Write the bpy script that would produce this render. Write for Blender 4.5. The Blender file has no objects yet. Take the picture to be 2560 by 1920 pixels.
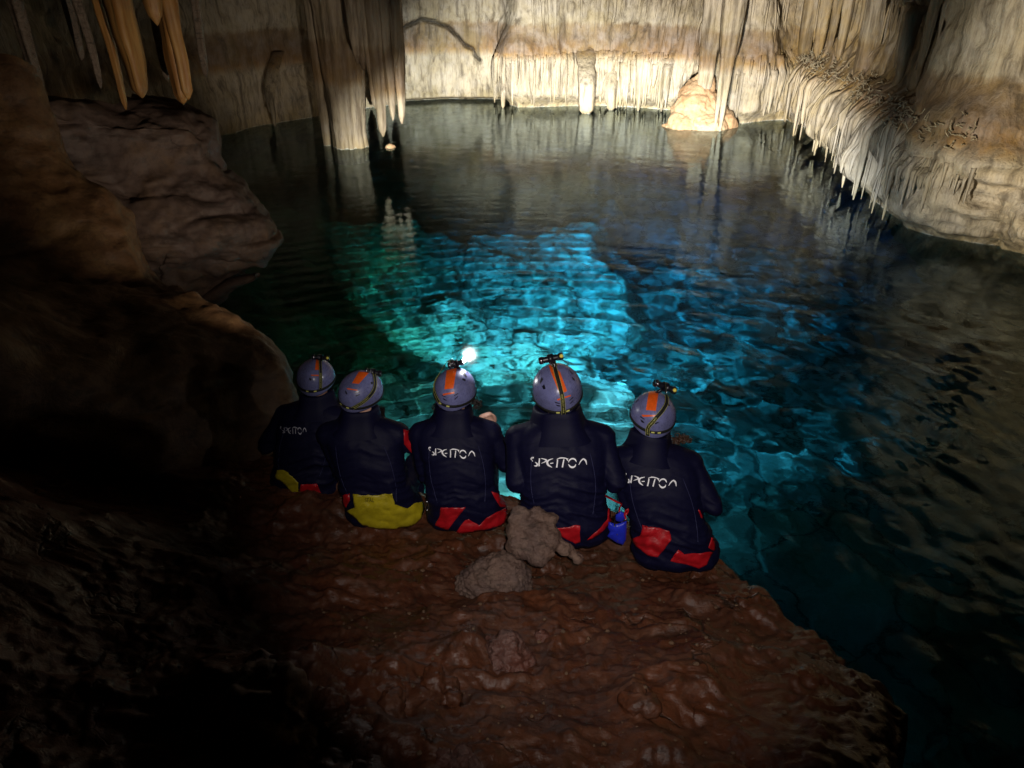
import bpy, bmesh, math, random
import numpy as np
from mathutils import Vector, Matrix
from mathutils.bvhtree import BVHTree

sc = bpy.context.scene
COL = sc.collection
R = math.radians

# ------------------------------------------------------------------ camera
CH = 3.2
PITCH = 29.0
F = 740.0
cam = bpy.data.objects.new('camera', bpy.data.cameras.new('camera'))
COL.objects.link(cam); sc.camera = cam
cam.location = (0, 0, CH)
cam.rotation_euler = (R(90 - PITCH), 0, 0)
cam.data.sensor_width = 36; cam.data.lens = 36 * F / 1024
cam.data.clip_start = 0.05; cam.data.clip_end = 300

# ------------------------------------------------------------------ world, exposure
w = bpy.data.worlds.new('World'); sc.world = w; w.use_nodes = True
w.node_tree.nodes['Background'].inputs[0].default_value = (0.02, 0.02, 0.03, 1)
w.node_tree.nodes['Background'].inputs[1].default_value = 0.0      # closed cave: no sky gets in
sc.view_settings.view_transform = 'Standard'
sc.view_settings.look = 'None'
sc.view_settings.exposure = 0
sc.view_settings.gamma = 1
sc.view_settings.use_curve_mapping = False
sc.cycles.max_bounces = 8
sc.cycles.diffuse_bounces = 2
sc.cycles.glossy_bounces = 4
sc.cycles.transmission_bounces = 6
sc.cycles.caustics_reflective = False
sc.cycles.caustics_refractive = True
sc.cycles.sample_clamp_indirect = 3
sc.cycles.use_denoising = True

def spot(name, loc, target, energy, size, blend=.6, color=(1, .95, .85), soft=.02, caustic=True):
    l = bpy.data.lights.new(name, 'SPOT'); l.energy = energy; l.spot_size = R(size); l.spot_blend = blend
    l.color = color; l.shadow_soft_size = soft
    o = bpy.data.objects.new(name, l); COL.objects.link(o); o.location = loc
    o.rotation_euler = (Vector(target) - Vector(loc)).to_track_quat('-Z', 'Y').to_euler()
    if caustic: l.cycles.is_caustics_light = True
    return o

LENS_AT = (-0.25, 3.75, 1.295)
# the camera's own weak flash and the beams of the helmet lamps
spot('camera_flash', (0.06, 0.0, CH + .07), (0.38, 3.5, .76), 340, 53, 1.0, (1, .92, .86), .012, caustic=False)
spot('lamp_beam_wall', (0.16, 3.70, 1.55), (3.6, 20, 1.3), 16500, 46, 1.0, (1, .89, .72), .02)
spot('lamp_beam_right', (0.62, 3.60, 1.36), (8.0, 9.2, 2.1), 3400, 42, 1.0, (1, .90, .70), .02)
spot('lamp_beam_left', (-1.25, 4.15, 1.20), (-3.0, 7.0, 2.0), 125, 68, 1.0, (1, .78, .56), .02, caustic=False)
spot('lamp_beam_dim_wall', (-0.20, 3.80, 1.46), (-3.5, 14.6, 1.5), 1050, 22, 1.0, (1, .86, .68), .02)
spot('lamp_beam_pool', LENS_AT, (0.05, 10.0, -0.4), 25000, 46, .6, (.97, 1, .93), .02)
spot('lamp_beam_near', LENS_AT, (0.2, 6.0, -.6), 600, 80, 1.0, (.97, 1, .95), .02)
spot('lamp_beam_deep', (0.64, 3.62, 1.34), (2.5, 10.4, -.9), 20000, 46, 1.0, (.88, .96, 1), .02)
spot('lamp_beam_blue', (0.64, 3.62, 1.34), (2.9, 8.8, -.9), 1700, 58, 1.0, (.88, .96, 1), .02)

# ------------------------------------------------------------------ pixel helpers (measuring from the photograph, 1024x768)
CP, SP = math.cos(R(PITCH)), math.sin(R(PITCH))
def ray(px, py):
    a = (px - 512) / F; b = (384 - py) / F
    return np.array([a, CP + b * SP, -SP + b * CP])
def at_z(px, py, z=0.0):
    d = ray(px, py); t = (z - CH) / d[2]; return np.array([0, 0, CH]) + t * d
def at_y(px, py, y):
    d = ray(px, py); t = y / d[1]; return np.array([0, 0, CH]) + t * d
def at_r(px, py, r):
    d = ray(px, py); t = r / np.linalg.norm(d); return np.array([0, 0, CH]) + t * d
def proj(P):
    P = np.asarray(P, float); x = P[..., 0]; y = P[..., 1]; z = P[..., 2] - CH
    dep = y * CP - z * SP; up = y * SP + z * CP
    return 512 + F * x / dep, 384 - F * up / dep

# ------------------------------------------------------------------ numpy noise
def _hash(ix, iy, iz, seed):
    h = (ix.astype(np.int64) * 374761393 + iy.astype(np.int64) * 668265263 + iz.astype(np.int64) * 2147483647 + seed * 1274126177) & 0xffffffff
    h = ((h ^ (h >> 13)) * 1274126177) & 0xffffffff
    h = ((h ^ (h >> 16)) * 2246822519) & 0xffffffff
    return ((h ^ (h >> 15)) & 0xffffff) / float(0xffffff) * 2 - 1
def noise(P, seed=0):
    P = np.asarray(P, float); i = np.floor(P).astype(np.int64); f = P - i; u = f * f * f * (f * (f * 6 - 15) + 10)
    r = 0
    for dx in (0, 1):
        wx = u[..., 0] if dx else 1 - u[..., 0]
        for dy in (0, 1):
            wy = u[..., 1] if dy else 1 - u[..., 1]
            for dz in (0, 1):
                wz = u[..., 2] if dz else 1 - u[..., 2]
                r = r + wx * wy * wz * _hash(i[..., 0] + dx, i[..., 1] + dy, i[..., 2] + dz, seed)
    return r
def fbm(P, oct=4, seed=0, gain=.5, ridge=False):
    P = np.asarray(P, float); a = 1; s = 0; k = 1
    for o in range(oct):
        n = noise(P * k + o * 17.3, seed + o)
        if ridge: n = 1 - 2 * np.abs(n)
        s = s + a * n; a *= gain; k *= 2.03
    return s
def sstep(a, b, x):
    t = np.clip((x - a) / (b - a), 0, 1); return t * t * (3 - 2 * t)

# ------------------------------------------------------------------ object helpers
def tag(o, label=None, cat=None, group=None, kind=None):
    if label: o['label'] = label
    if cat: o['category'] = cat
    if group: o['group'] = group
    if kind: o['kind'] = kind
    return o
def link(name, me, mats=(), parent=None):
    o = bpy.data.objects.new(name, me); COL.objects.link(o)
    for m in (mats if isinstance(mats, (list, tuple)) else [mats]): me.materials.append(m)
    if parent: o.parent = parent
    return o
def empty(name, loc, rot=(0, 0, 0)):
    o = bpy.data.objects.new(name, None); COL.objects.link(o); o.location = loc; o.rotation_euler = rot
    o.empty_display_size = .1; return o
def mesh(name, v, f, smooth=True):
    me = bpy.data.meshes.new(name); me.from_pydata(np.asarray(v, float).tolist(), [], [list(map(int, q)) for q in f])
    if smooth: me.polygons.foreach_set('use_smooth', [True] * len(me.polygons))
    me.update(); return me
def gridfaces(n, m, wrap=False):
    i = np.arange(n * m).reshape(n, m)
    if wrap: i = np.concatenate([i, i[:, :1]], 1)
    return np.stack([i[:-1, :-1], i[:-1, 1:], i[1:, 1:], i[1:, :-1]], -1).reshape(-1, 4)
def gridmesh(name, P, flip=False):
    n, m = P.shape[:2]; f = gridfaces(n, m)
    if flip: f = f[:, ::-1]
    return mesh(name, P.reshape(-1, 3), f)
def gridnormals(P):
    a = np.gradient(P, axis=0); b = np.gradient(P, axis=1)
    n = np.cross(b, a); return n / (np.linalg.norm(n, axis=-1, keepdims=True) + 1e-9)
def frames(path):
    path = np.asarray(path, float); t = np.gradient(path, axis=0); t /= np.linalg.norm(t, axis=1, keepdims=True) + 1e-9
    up = np.array([0, 0, 1.]) if abs(t[0][2]) < .9 else np.array([1., 0, 0])
    u = []; prev = np.cross(t[0], up); prev /= np.linalg.norm(prev)
    for k in range(len(path)):
        p = prev - t[k] * prev.dot(t[k]); p /= np.linalg.norm(p) + 1e-9; u.append(p); prev = p
    u = np.array(u); return t, u, np.cross(t, u)
class MB:
    def __init__(s): s.v = []; s.f = []; s.mi = []; s.n = 0
    def add(s, v, f, mi=0):
        s.v.append(np.asarray(v, float)); s.f += [[int(i) + s.n for i in q] for q in f]; s.mi += [mi] * len(f); s.n += len(v)
    def tube(s, path, r, k=8, mi=0, flat=1.0, cap=True):
        path = np.asarray(path, float); r = np.broadcast_to(np.asarray(r, float), (len(path),))
        t, u, w_ = frames(path); a = np.linspace(0, 2 * math.pi, k, endpoint=False)
        P = path[:, None] + r[:, None, None] * (np.cos(a)[None, :, None] * u[:, None] + flat * np.sin(a)[None, :, None] * w_[:, None])
        f = gridfaces(len(path), k, True).tolist()
        if cap:
            f.append(list(range(k))[::1]); n = (len(path) - 1) * k; f.append([n + q for q in range(k)][::-1])
        s.add(P.reshape(-1, 3), f, mi)
    def ball(s, c, r, seg=12, ring=8, mi=0, M=None):
        c = np.asarray(c, float); r = np.broadcast_to(np.asarray(r, float), (3,))
        th = np.linspace(0, math.pi, ring + 1)[1:-1]; ph = np.linspace(0, 2 * math.pi, seg, endpoint=False)
        P = np.stack([np.sin(th)[:, None] * np.cos(ph), np.sin(th)[:, None] * np.sin(ph), np.cos(th)[:, None] * np.ones(seg)], -1).reshape(-1, 3)
        P = np.vstack([P, [[0, 0, 1], [0, 0, -1]]]) * r
        if M is not None: P = P @ np.asarray(M).T
        n = len(P); f = [list(q)[::-1] for q in gridfaces(ring - 1, seg, True)]
        f += [[n - 2, i, (i + 1) % seg] for i in range(seg)]; b = (ring - 2) * seg
        f += [[n - 1, b + (i + 1) % seg, b + i] for i in range(seg)]
        s.add(P + c, f, mi)
    def cap2(s, a, b, ra, rb, k=14, mi=0):
        a = np.asarray(a, float); b = np.asarray(b, float); n = 6
        t = np.linspace(0, 1, n)[:, None]; s.tube(a + (b - a) * t, ra + (rb - ra) * t[:, 0], k, mi)
        s.ball(a, ra * .999, mi=mi); s.ball(b, rb * .999, mi=mi)
    def box(s, c, h, M=None, mi=0):
        P = np.array([[x, y, z] for x in (-1, 1) for y in (-1, 1) for z in (-1, 1)], float) * h
        if M is not None: P = P @ np.asarray(M).T
        s.add(P + np.asarray(c), [[0, 1, 3, 2], [4, 6, 7, 5], [0, 4, 5, 1], [2, 3, 7, 6], [0, 2, 6, 4], [1, 5, 7, 3]], mi)
    def build(s, name, mats, parent=None, smooth=True):
        me = mesh(name, np.vstack(s.v), s.f, smooth); o = link(name, me, mats, parent)
        if any(s.mi): me.polygons.foreach_set('material_index', s.mi)
        return o

# ------------------------------------------------------------------ materials
class NT:
    def __init__(s, name):
        s.m = bpy.data.materials.new(name); s.m.use_nodes = True; s.t = s.m.node_tree; s.b = s.t.nodes['Principled BSDF']
        s.g = s.t.nodes.new('ShaderNodeNewGeometry')
    def n(s, typ, **kw):
        q = s.t.nodes.new(typ)
        for k, v in kw.items():
            if k in q.inputs: 
                if hasattr(v, 'node'): s.t.links.new(v, q.inputs[k])
                else: q.inputs[k].default_value = v
            else: setattr(q, k, v)
        return q
    def pos(s, scale=(1, 1, 1)):
        q = s.n('ShaderNodeMapping'); s.t.links.new(s.g.outputs['Position'], q.inputs['Vector']); q.inputs['Scale'].default_value = scale
        return q.outputs[0]
    def noise(s, sc_, vec=None, det=5, rough=.6, dist=0):
        q = s.n('ShaderNodeTexNoise', Scale=sc_, Detail=det, Roughness=rough, Distortion=dist)
        s.t.links.new(vec if vec is not None else s.g.outputs['Position'], q.inputs['Vector']); return q.outputs['Fac']
    def ramp(s, fac, stops):
        q = s.n('ShaderNodeValToRGB'); s.t.links.new(fac, q.inputs[0]); e = q.color_ramp.elements
        while len(e) < len(stops): e.new(.5)
        for k, (p, c) in enumerate(stops):
            e[k].position = p; e[k].color = (c[0], c[1], c[2], 1) if hasattr(c, '__len__') else (c, c, c, 1)
        return q.outputs[0]
    def math(s, op, a, b=0.0, c=None):
        q = s.n('ShaderNodeMath'); q.operation = op
        for k, x in enumerate((a, b) if c is None else (a, b, c)):
            if hasattr(x, 'node'): s.t.links.new(x, q.inputs[k])
            else: q.inputs[k].default_value = x
        return q.outputs[0]
    def mix(s, fac, a, b, mode='MIX'):
        q = s.n('ShaderNodeMix'); q.data_type = 'RGBA'; q.blend_type = mode
        for k, x in ((0, fac), (6, a), (7, b)):
            if hasattr(x, 'node'): s.t.links.new(x, q.inputs[k])
            else: q.inputs[k].default_value = x if k == 0 else (x[0], x[1], x[2], 1)
        return q.outputs[2]
    def z(s):
        q = s.n('ShaderNodeSeparateXYZ'); s.t.links.new(s.g.outputs['Position'], q.inputs[0]); return q.outputs
    def bump(s, h, strength=.5, dist=.02, prev=None):
        q = s.n('ShaderNodeBump', Strength=strength, Distance=dist); s.t.links.new(h, q.inputs['Height'])
        if prev is not None: s.t.links.new(prev, q.inputs['Normal'])
        return q.outputs[0]
    def out(s, col=None, rough=None, nrm=None, spec=.5):
        if col is not None:
            if hasattr(col, 'node'): s.t.links.new(col, s.b.inputs['Base Color'])
            else: s.b.inputs['Base Color'].default_value = (*col, 1)
        if rough is not None:
            if hasattr(rough, 'node'): s.t.links.new(rough, s.b.inputs['Roughness'])
            else: s.b.inputs['Roughness'].default_value = rough
        if nrm is not None: s.t.links.new(nrm, s.b.inputs['Normal'])
        s.b.inputs['Specular IOR Level'].default_value = spec
        return s.m

def cave_material(name='limestone_banded', brown=0.0):
    m = NT(name)
    big = m.noise(.7, det=6); mid = m.noise(3.1, det=7, rough=.65)
    streak = m.noise(1, m.pos((7, 7, .8)), det=6, rough=.65); fine = m.noise(1, m.pos((30, 30, 4)), det=4)
    z = m.z()[2]
    zz = m.math('ADD', z, m.math('MULTIPLY', m.math('SUBTRACT', mid, .5), .16))
    zz = m.math('ADD', zz, m.math('MULTIPLY', m.math('SUBTRACT', streak, .5), .28))
    f = m.math('DIVIDE', zz, 4.0)
    band = m.ramp(f, [(0.0, (.50, .40, .24)), (.035, (.52, .42, .26)), (.09, (.53, .45, .33)), (.30, (.53, .45, .33)), (.338, (.33, .20, .08)),
                      (.36, (.24, .14, .06)), (.44, (.19, .13, .08)), (.505, (.24, .17, .10)), (.53, (.42, .37, .28)), (.7, (.44, .39, .31))])
    c = m.mix(m.ramp(big, [(.45, 0), (.62, .55)]), band, (.25, .20, .10))
    xo = m.n('ShaderNodeMapRange'); m.t.links.new(m.z()[0], xo.inputs[0]); xo.inputs[1].default_value = 5.5; xo.inputs[2].default_value = 7.5
    och = m.math('MULTIPLY', xo.outputs[0], m.ramp(m.noise(1.3, det=6, rough=.6, dist=.8), [(.34, 0), (.58, .9)]))
    c = m.mix(och, c, (.40, .27, .085))
    c = m.mix(m.ramp(mid, [(.42, .0), (.7, .6)]), c, m.mix(.5, c, (.42, .42, .46)))
    c = m.mix(m.ramp(streak, [(.34, .95), (.52, 0.0)]), c, m.mix(.75, c, (.06, .045, .03)))
    c = m.mix(m.ramp(fine, [(.3, .6), (.52, 0)]), c, m.mix(.6, c, (.10, .07, .05)))
    if brown: c = m.mix(brown, c, m.mix(m.ramp(streak, [(.35, 0), (.65, 1)]), (.11, .055, .02), (.24, .15, .07)))
    edge = m.math('MULTIPLY', m.ramp(m.math('ABSOLUTE', z), [(0.006, 1), (.018, 0)]), m.ramp(mid, [(.42, 0), (.60, .8)]))
    c = m.mix(edge, c, (.75, .72, .62))
    cv = m.t.nodes.new('ShaderNodeAttribute'); cv.attribute_name = 'crevice_shade'; c = m.mix(cv.outputs['Fac'], c, (.012, .010, .008))     # shade of the deep crevices, painted into the colour
    n = m.bump(streak, .8, .05); n = m.bump(mid, .7, .05, n); n = m.bump(fine, .5, .012, n)
    return m.out(c, .62, n, .35)
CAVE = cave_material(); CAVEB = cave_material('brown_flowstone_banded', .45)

def rock_material(name, a, b, c_, rough=.5, scale=1.0, wet=.35, b1=.6):
    m = NT(name)
    big = m.noise(1.6 * scale, det=6); mid = m.noise(7 * scale, det=8, rough=.65, dist=.6); fine = m.noise(38 * scale, det=5, rough=.7)
    layer = m.noise(1, m.pos((5 * scale, 13 * scale, 22 * scale)), det=6, rough=.6)
    c = m.mix(m.ramp(big, [(.35, 0), (.65, 1)]), a, b)
    c = m.mix(m.ramp(mid, [(.48, 0), (.72, .8)]), c, c_)
    c = m.mix(m.ramp(layer, [(.34, .75), (.47, 0)]), c, m.mix(.7, c, (.012, .008, .006)))
    c = m.mix(m.ramp(fine, [(.36, .5), (.55, 0)]), c, m.mix(.6, c, (.02, .012, .01)))
    n = m.bump(mid, b1, .03); n = m.bump(layer, .55, .018, n); n = m.bump(fine, .5, .006, n)
    rg = m.ramp(mid, [(.35, wet), (.65, rough)])
    return m.out(c, rg, n, .4)
def add_cracks(mat, scale=5.0):
    nt = mat.node_tree; pb_ = nt.nodes['Principled BSDF']; ge = nt.nodes.new('ShaderNodeNewGeometry'); no = nt.nodes.new('ShaderNodeTexNoise'); no.inputs['Scale'].default_value = 3.5; no.inputs['Detail'].default_value = 5; nt.links.new(ge.outputs['Position'], no.inputs['Vector'])
    ad = nt.nodes.new('ShaderNodeVectorMath'); ad.operation = 'MULTIPLY_ADD'; ad.inputs[1].default_value = (.5, .5, .5); nt.links.new(no.outputs['Color'], ad.inputs[0]); nt.links.new(ge.outputs['Position'], ad.inputs[2])
    vo = nt.nodes.new('ShaderNodeTexVoronoi'); vo.feature = 'DISTANCE_TO_EDGE'; vo.inputs['Scale'].default_value = scale; nt.links.new(ad.outputs[0], vo.inputs['Vector'])
    rp = nt.nodes.new('ShaderNodeValToRGB'); rp.color_ramp.elements[0].position = 0; rp.color_ramp.elements[0].color = (0, 0, 0, 1); rp.color_ramp.elements[1].position = .03; mk = nt.nodes.new('ShaderNodeTexNoise'); mk.inputs['Scale'].default_value = scale * .8; mk.inputs['Detail'].default_value = 3; nt.links.new(ge.outputs['Position'], mk.inputs['Vector']); mm_ = nt.nodes.new('ShaderNodeMath'); mm_.operation = 'ADD'; nt.links.new(vo.outputs[0], mm_.inputs[0]); ms = nt.nodes.new('ShaderNodeMapRange'); ms.inputs[1].default_value = .47; ms.inputs[2].default_value = .58; ms.inputs[3].default_value = .05; ms.inputs[4].default_value = 0; nt.links.new(mk.outputs['Fac'], ms.inputs[0]); nt.links.new(ms.outputs[0], mm_.inputs[1]); nt.links.new(mm_.outputs[0], rp.inputs[0])
    bu = nt.nodes.new('ShaderNodeBump'); bu.inputs['Strength'].default_value = .8; bu.inputs['Distance'].default_value = .012; nt.links.new(rp.outputs[0], bu.inputs['Height']); old = pb_.inputs['Normal'].links[0].from_socket; nt.links.new(old, bu.inputs['Normal']); nt.links.new(bu.outputs[0], pb_.inputs['Normal'])
    mx = nt.nodes.new('ShaderNodeMix'); mx.data_type = 'RGBA'; oc = pb_.inputs['Base Color'].links[0].from_socket; nt.links.new(rp.outputs[0], mx.inputs[0]); mx.inputs[6].default_value = (.030, .017, .012, 1); nt.links.new(oc, mx.inputs[7]); nt.links.new(mx.outputs[2], pb_.inputs['Base Color']); return mat
LEDGE = rock_material('wet_brown_rock', (.115, .036, .015), (.070, .026, .014), (.13, .056, .030), .6, 1.0, .20, .42)
PALE = rock_material('greyish_lichen_rock', (.18, .105, .075), (.11, .072, .065), (.24, .16, .12), .7, 2.2, .5, .8)
RED = rock_material('wet_red_rock', (.13, .045, .03), (.11, .055, .045), (.20, .12, .10), .45, 2.0, .1, .8)
SLOPE = rock_material('dark_ochre_rock', (.15, .082, .036), (.09, .050, .028), (.19, .12, .055), .7, .55, .55)
GREY = rock_material('grey_smooth_rock', (.16, .115, .10), (.12, .095, .095), (.19, .125, .08), .7, .4, .55)

add_cracks(LEDGE, 1.6); add_cracks(GREY, 1.1)
def floor_material():
    m = NT('pool_floor_rock')
    v = m.n('ShaderNodeTexVoronoi', Scale=1.1, feature='DISTANCE_TO_EDGE'); 
    d = m.n('ShaderNodeMixRGB', blend_type='ADD'); d.inputs[0].default_value = .55
    m.t.links.new(m.g.outputs['Position'], d.inputs[1])
    nz = m.n('ShaderNodeTexNoise', Scale=1.4, Detail=5.0); m.t.links.new(m.g.outputs['Position'], nz.inputs['Vector']); m.t.links.new(nz.outputs['Color'], d.inputs[2])
    m.t.links.new(d.outputs[0], v.inputs['Vector'])
    crack = m.ramp(v.outputs[0], [(.0, 1), (.04, 0)])
    big = m.noise(.5, det=6); mid = m.noise(2.6, det=8, rough=.7)
    c = m.mix(m.ramp(mid, [(.35, 0), (.65, 1)]), (.62, .60, .50), (.30, .29, .22))
    c = m.mix(m.ramp(big, [(.5, 0), (.7, .6)]), c, (.28, .30, .14))
    c = m.mix(m.math('MULTIPLY', crack, .8), c, (.04, .04, .03))
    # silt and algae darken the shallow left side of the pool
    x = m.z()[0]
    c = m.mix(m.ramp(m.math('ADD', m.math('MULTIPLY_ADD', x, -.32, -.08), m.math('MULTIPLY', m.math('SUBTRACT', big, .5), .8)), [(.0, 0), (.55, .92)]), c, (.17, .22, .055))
    n = m.bump(mid, .8, .08)
    return m.out(c, .8, n, .2)
FLOORM = floor_material()

def water_material():
    m = bpy.data.materials.new('clear_pool_water'); m.use_nodes = True; nt = m.node_tree; nt.nodes.clear()
    out = nt.nodes.new('ShaderNodeOutputMaterial')
    g = nt.nodes.new('ShaderNodeBsdfGlass'); g.inputs['IOR'].default_value = 1.27; g.inputs['Roughness'].default_value = 0; g.inputs['Color'].default_value = (.80, .95, 1, 1)
    tn = nt.nodes.new('ShaderNodeTexNoise'); tn.inputs['Scale'].default_value = 9; tn.inputs['Detail'].default_value = 3; ge = nt.nodes.new('ShaderNodeNewGeometry'); nt.links.new(ge.outputs['Position'], tn.inputs['Vector'])
    bn = nt.nodes.new('ShaderNodeBump'); bn.inputs['Strength'].default_value = .5; bn.inputs['Distance'].default_value = .006; nt.links.new(tn.outputs['Fac'], bn.inputs['Height']); nt.links.new(bn.outputs[0], g.inputs['Normal'])
    nt.links.new(g.outputs[0], out.inputs[0])
    va = nt.nodes.new('ShaderNodeVolumeAbsorption'); va.inputs[0].default_value = (.07, .795, .942, 1); va.inputs[1].default_value = .62
    nt.links.new(va.outputs[0], out.inputs['Volume'])
    return m
WATER = water_material()

def flat(name, col, rough=.5, spec=.5, grain=None, coat=0.0, metal=0.0):
    m = NT(name); c = col; n = None
    if grain:
        f = m.noise(grain[0], det=4); c = m.mix(m.ramp(f, [(.3, 0), (.7, 1)]), tuple(x * (1 - grain[1]) for x in col), tuple(min(1, x * (1 + grain[1])) for x in col))
        n = m.bump(f, .35, grain[2])
    m.out(c, rough, n, spec); m.b.inputs['Coat Weight'].default_value = coat; m.b.inputs['Metallic'].default_value = metal
    return m.m
NEO = flat('navy_neoprene', (.0038, .0038, .022), .62, .16, (130, .25, .0012))
NEOD = flat('black_neoprene', (.004, .004, .011), .7, .25, (130, .25, .0012))
PVCR = flat('red_pvc', (.40, .006, .012), .42, .5, (22, .25, .006))
PVCY = flat('yellow_pvc', (.42, .34, .012), .42, .5, (22, .22, .006))
SHELL = NT('violet_grey_helmet_shell'); _a = SHELL.noise(14, det=7, rough=.75); _s = SHELL.noise(1, SHELL.pos((90, 14, 60)), det=4); SHELL = SHELL.out(SHELL.mix(SHELL.ramp(_a, [(.40, 0), (.62, 1)]), (.17, .18, .38), (.12, .125, .25)), SHELL.ramp(_s, [(.4, .22), (.62, .5)]), SHELL.bump(_a, .12, .002), .5)
ORANGE = flat('orange_paint', (.85, .12, .012), .35, .5, (60, .15, .0003))
BLACK = flat('black_plastic', (.008, .008, .014), .35, .5)
STRAP = flat('black_elastic_webbing', (.012, .012, .010), .7, .3, (300, .3, .001))
YEL = flat('yellow_woven_print', (.62, .60, .16), .6, .3)
WHITE = flat('white_suit_print', (.95, .95, 1.0), .5, .5)
SKIN = flat('skin', (.62, .36, .27), .45, .5, (60, .08, .001))
HAIR = flat('dark_hair', (.012, .008, .007), .4, .5)
BROWNHAIR = flat('brown_hair', (.05, .022, .012), .4, .5)
METAL = flat('buckle_metal', (.6, .6, .65), .25, .5, None, 0, 1.0)
BLUE = flat('blue_rubber_pouch', (.015, .03, .55), .35, .5, (20, .2, .004))
SEAM = flat('navy_seam', (.03, .032, .09), .6, .3)
INK = flat('dark_print_ink', (.03, .02, .01), .6, .3)
EYE = flat('eye_white', (.7, .68, .65), .2)
LENS = NT('lit_lens'); LENS.b.inputs['Emission Color'].default_value = (1, 1, .95, 1); LENS.b.inputs['Emission Strength'].default_value = 60; LENS = LENS.m
TIP = flat('yellow_lamp_tip', (.9, .75, .12), .25, .6)

# ------------------------------------------------------------------ SETTING: water
def wave(X, Y):
    r = np.hypot(X - .3, Y - 3.2)
    am = .0034 * (.35 + .65 * sstep(2.5, -2.5, X)) * np.exp(-np.maximum(r - 4.0, 0) / 2.6)
    ph = r * 2 * math.pi / .29 + 2.0 * noise(np.stack([X * .5, Y * .5, X * 0], -1), 3)
    s_ = np.sin(ph); z = am * (s_ + .35 * np.sin(2 * ph))
    rng = np.random.default_rng(5)
    calm = .10 + .90 * sstep(10, 4.2, Y)
    for k in range(40):
        a = rng.normal(1.45, .9); l = .09 + .50 * rng.uniform(0, 1) ** 1.8
        z = z + .0030 * l ** 1.0 * calm * np.sin((X * math.cos(a) + Y * math.sin(a)) * 6.283 / l + rng.uniform(0, 6) + 1.6 * noise(np.stack([X * .8, Y * .8, X * 0 + k], -1), 9))
    z = z + .004 * calm * noise(np.stack([X * 2.2, Y * 3.2, X * 0], -1), 31) + .0022 * calm * noise(np.stack([X * 5, Y * 8, X * 0], -1), 32)
    return z
def wave_fast(X, Y):
    return wave(X, Y)
ys = [-3.0, 0, 1.2]; step = .026
while ys[-1] < 26: ys.append(ys[-1] + step); step *= 1.0035
xs = np.concatenate([[-13, -9], np.linspace(-6.5, 8.5, 560), [10, 14]])
X, Y = np.meshgrid(xs, np.array(ys))
Z = wave(X, Y)
P = np.stack([X, Y, Z], -1)
n_, m_ = X.shape
v = P.reshape(-1, 3); f = gridfaces(n_, m_).tolist()
ids = np.arange(n_ * m_).reshape(n_, m_)
ring = np.concatenate([ids[0, :], ids[1:, -1], ids[-1, -2::-1], ids[-2:0:-1, 0]])
low = v[ring].copy(); low[:, 2] = -9; b0 = len(v); k_ = len(ring)
v = np.vstack([v, low])
f += [[int(ring[i]), b0 + i, b0 + (i + 1) % k_, int(ring[(i + 1) % k_])] for i in range(k_)]
f.append([b0 + i for i in range(k_)][::-1])
water = link('water', mesh('water', v, f), WATER); tag(water, kind='structure')
water.cycles.is_caustics_caster = True

# ------------------------------------------------------------------ waterline of the cave, as px measured in the photograph
WL = [(208, 137), (255, 127), (300, 119), (350, 110), (403, 103), (450, 101), (500, 101), (515, 108), (560, 106), (600, 105), (650, 108), (700, 112),
      (742, 124), (766, 120), (790, 119), (812, 130), (835, 147), (852, 160), (868, 176), (884, 196), (898, 222), (915, 232), (945, 240), (975, 245), (996, 243), (1012, 248), (1030, 254)]
wl = [at_z(*p)[:2] for p in WL]
pre = [(-7.5, -3), (-6.2, 1), (-5.2, 4), (-6.0, 7), (-7.2, 10.5), (-7.8, 13.5)]
post = [(7.4, 8.0), (8.6, 6.0), (9.0, 3), (8.2, 0), (7.5, -3)]
pts = np.array([*pre, *wl, *post], float)
def resample(p, step, smooth=1):
    d = np.r_[0, np.cumsum(np.linalg.norm(np.diff(p, axis=0), axis=1))]; n = int(d[-1] / step)
    s = np.linspace(0, d[-1], n); return np.stack([np.interp(s, d, p[:, k]) for k in range(p.shape[1])], -1), s, d
SP_, S_, D_ = resample(pts, .045)
ker = np.hanning(13); ker /= ker.sum()
SP_ = np.stack([np.convolve(np.pad(SP_[:, k], 6, mode='edge'), ker, 'valid') for k in range(2)], -1)
tg = np.gradient(SP_, axis=0); tg /= np.linalg.norm(tg, axis=1, keepdims=True)
NR = np.stack([tg[:, 1], -tg[:, 0]], -1)          # towards the pool
def s_of(px):                                      # arc length at a waterline pixel column
    i = np.argmin([abs(proj(np.array([*q, 0]))[0] - px) + (0 if 7 < q[1] else 1e4) for q in SP_]); return S_[i]
sR0, sR1, sR2 = s_of(775), s_of(905), s_of(1020)
sFL, sFR = s_of(500), s_of(745)
def wall_offset(s, z):
    """how far the wall stands out over the pool at arc length s and height z"""
    o = np.zeros_like(z)
    o += np.where(z < 0, z * .35, 0)                                             # dips inward below the water
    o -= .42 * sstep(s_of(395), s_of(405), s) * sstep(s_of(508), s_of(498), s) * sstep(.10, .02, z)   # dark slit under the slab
    o += .30 * sstep(0.0, .35, z) * sstep(2.6, .9, z) * sstep(sFL, sFL + 1, s)   # bulging fringe band
    # shelf of the right wall: below z=1.15 it stands out, above it is recessed
    k = sstep(sR0 - .8, sR0 + .5, s) * sstep(sR1 - .1, sR1 - 1.7, s)
    o += k * (.16 * sstep(1.5, 1.1, z) - .16 * sstep(1.42, 1.7, z) * sstep(3.4, 2.6, z))
    k2 = sstep(sR1 - .3, sR1 + .6, s)
    o += k2 * (.05 + .22 * sstep(0, .5, z) * sstep(1.6, .8, z) - .10 * sstep(1.1, 1.5, z))
    # dark vertical cleft near the right edge
    kc = np.exp(-((s - s_of(1000)) / .16) ** 2) * sstep(1.55, 1.75, z)
    o -= .9 * kc
    return o
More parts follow.
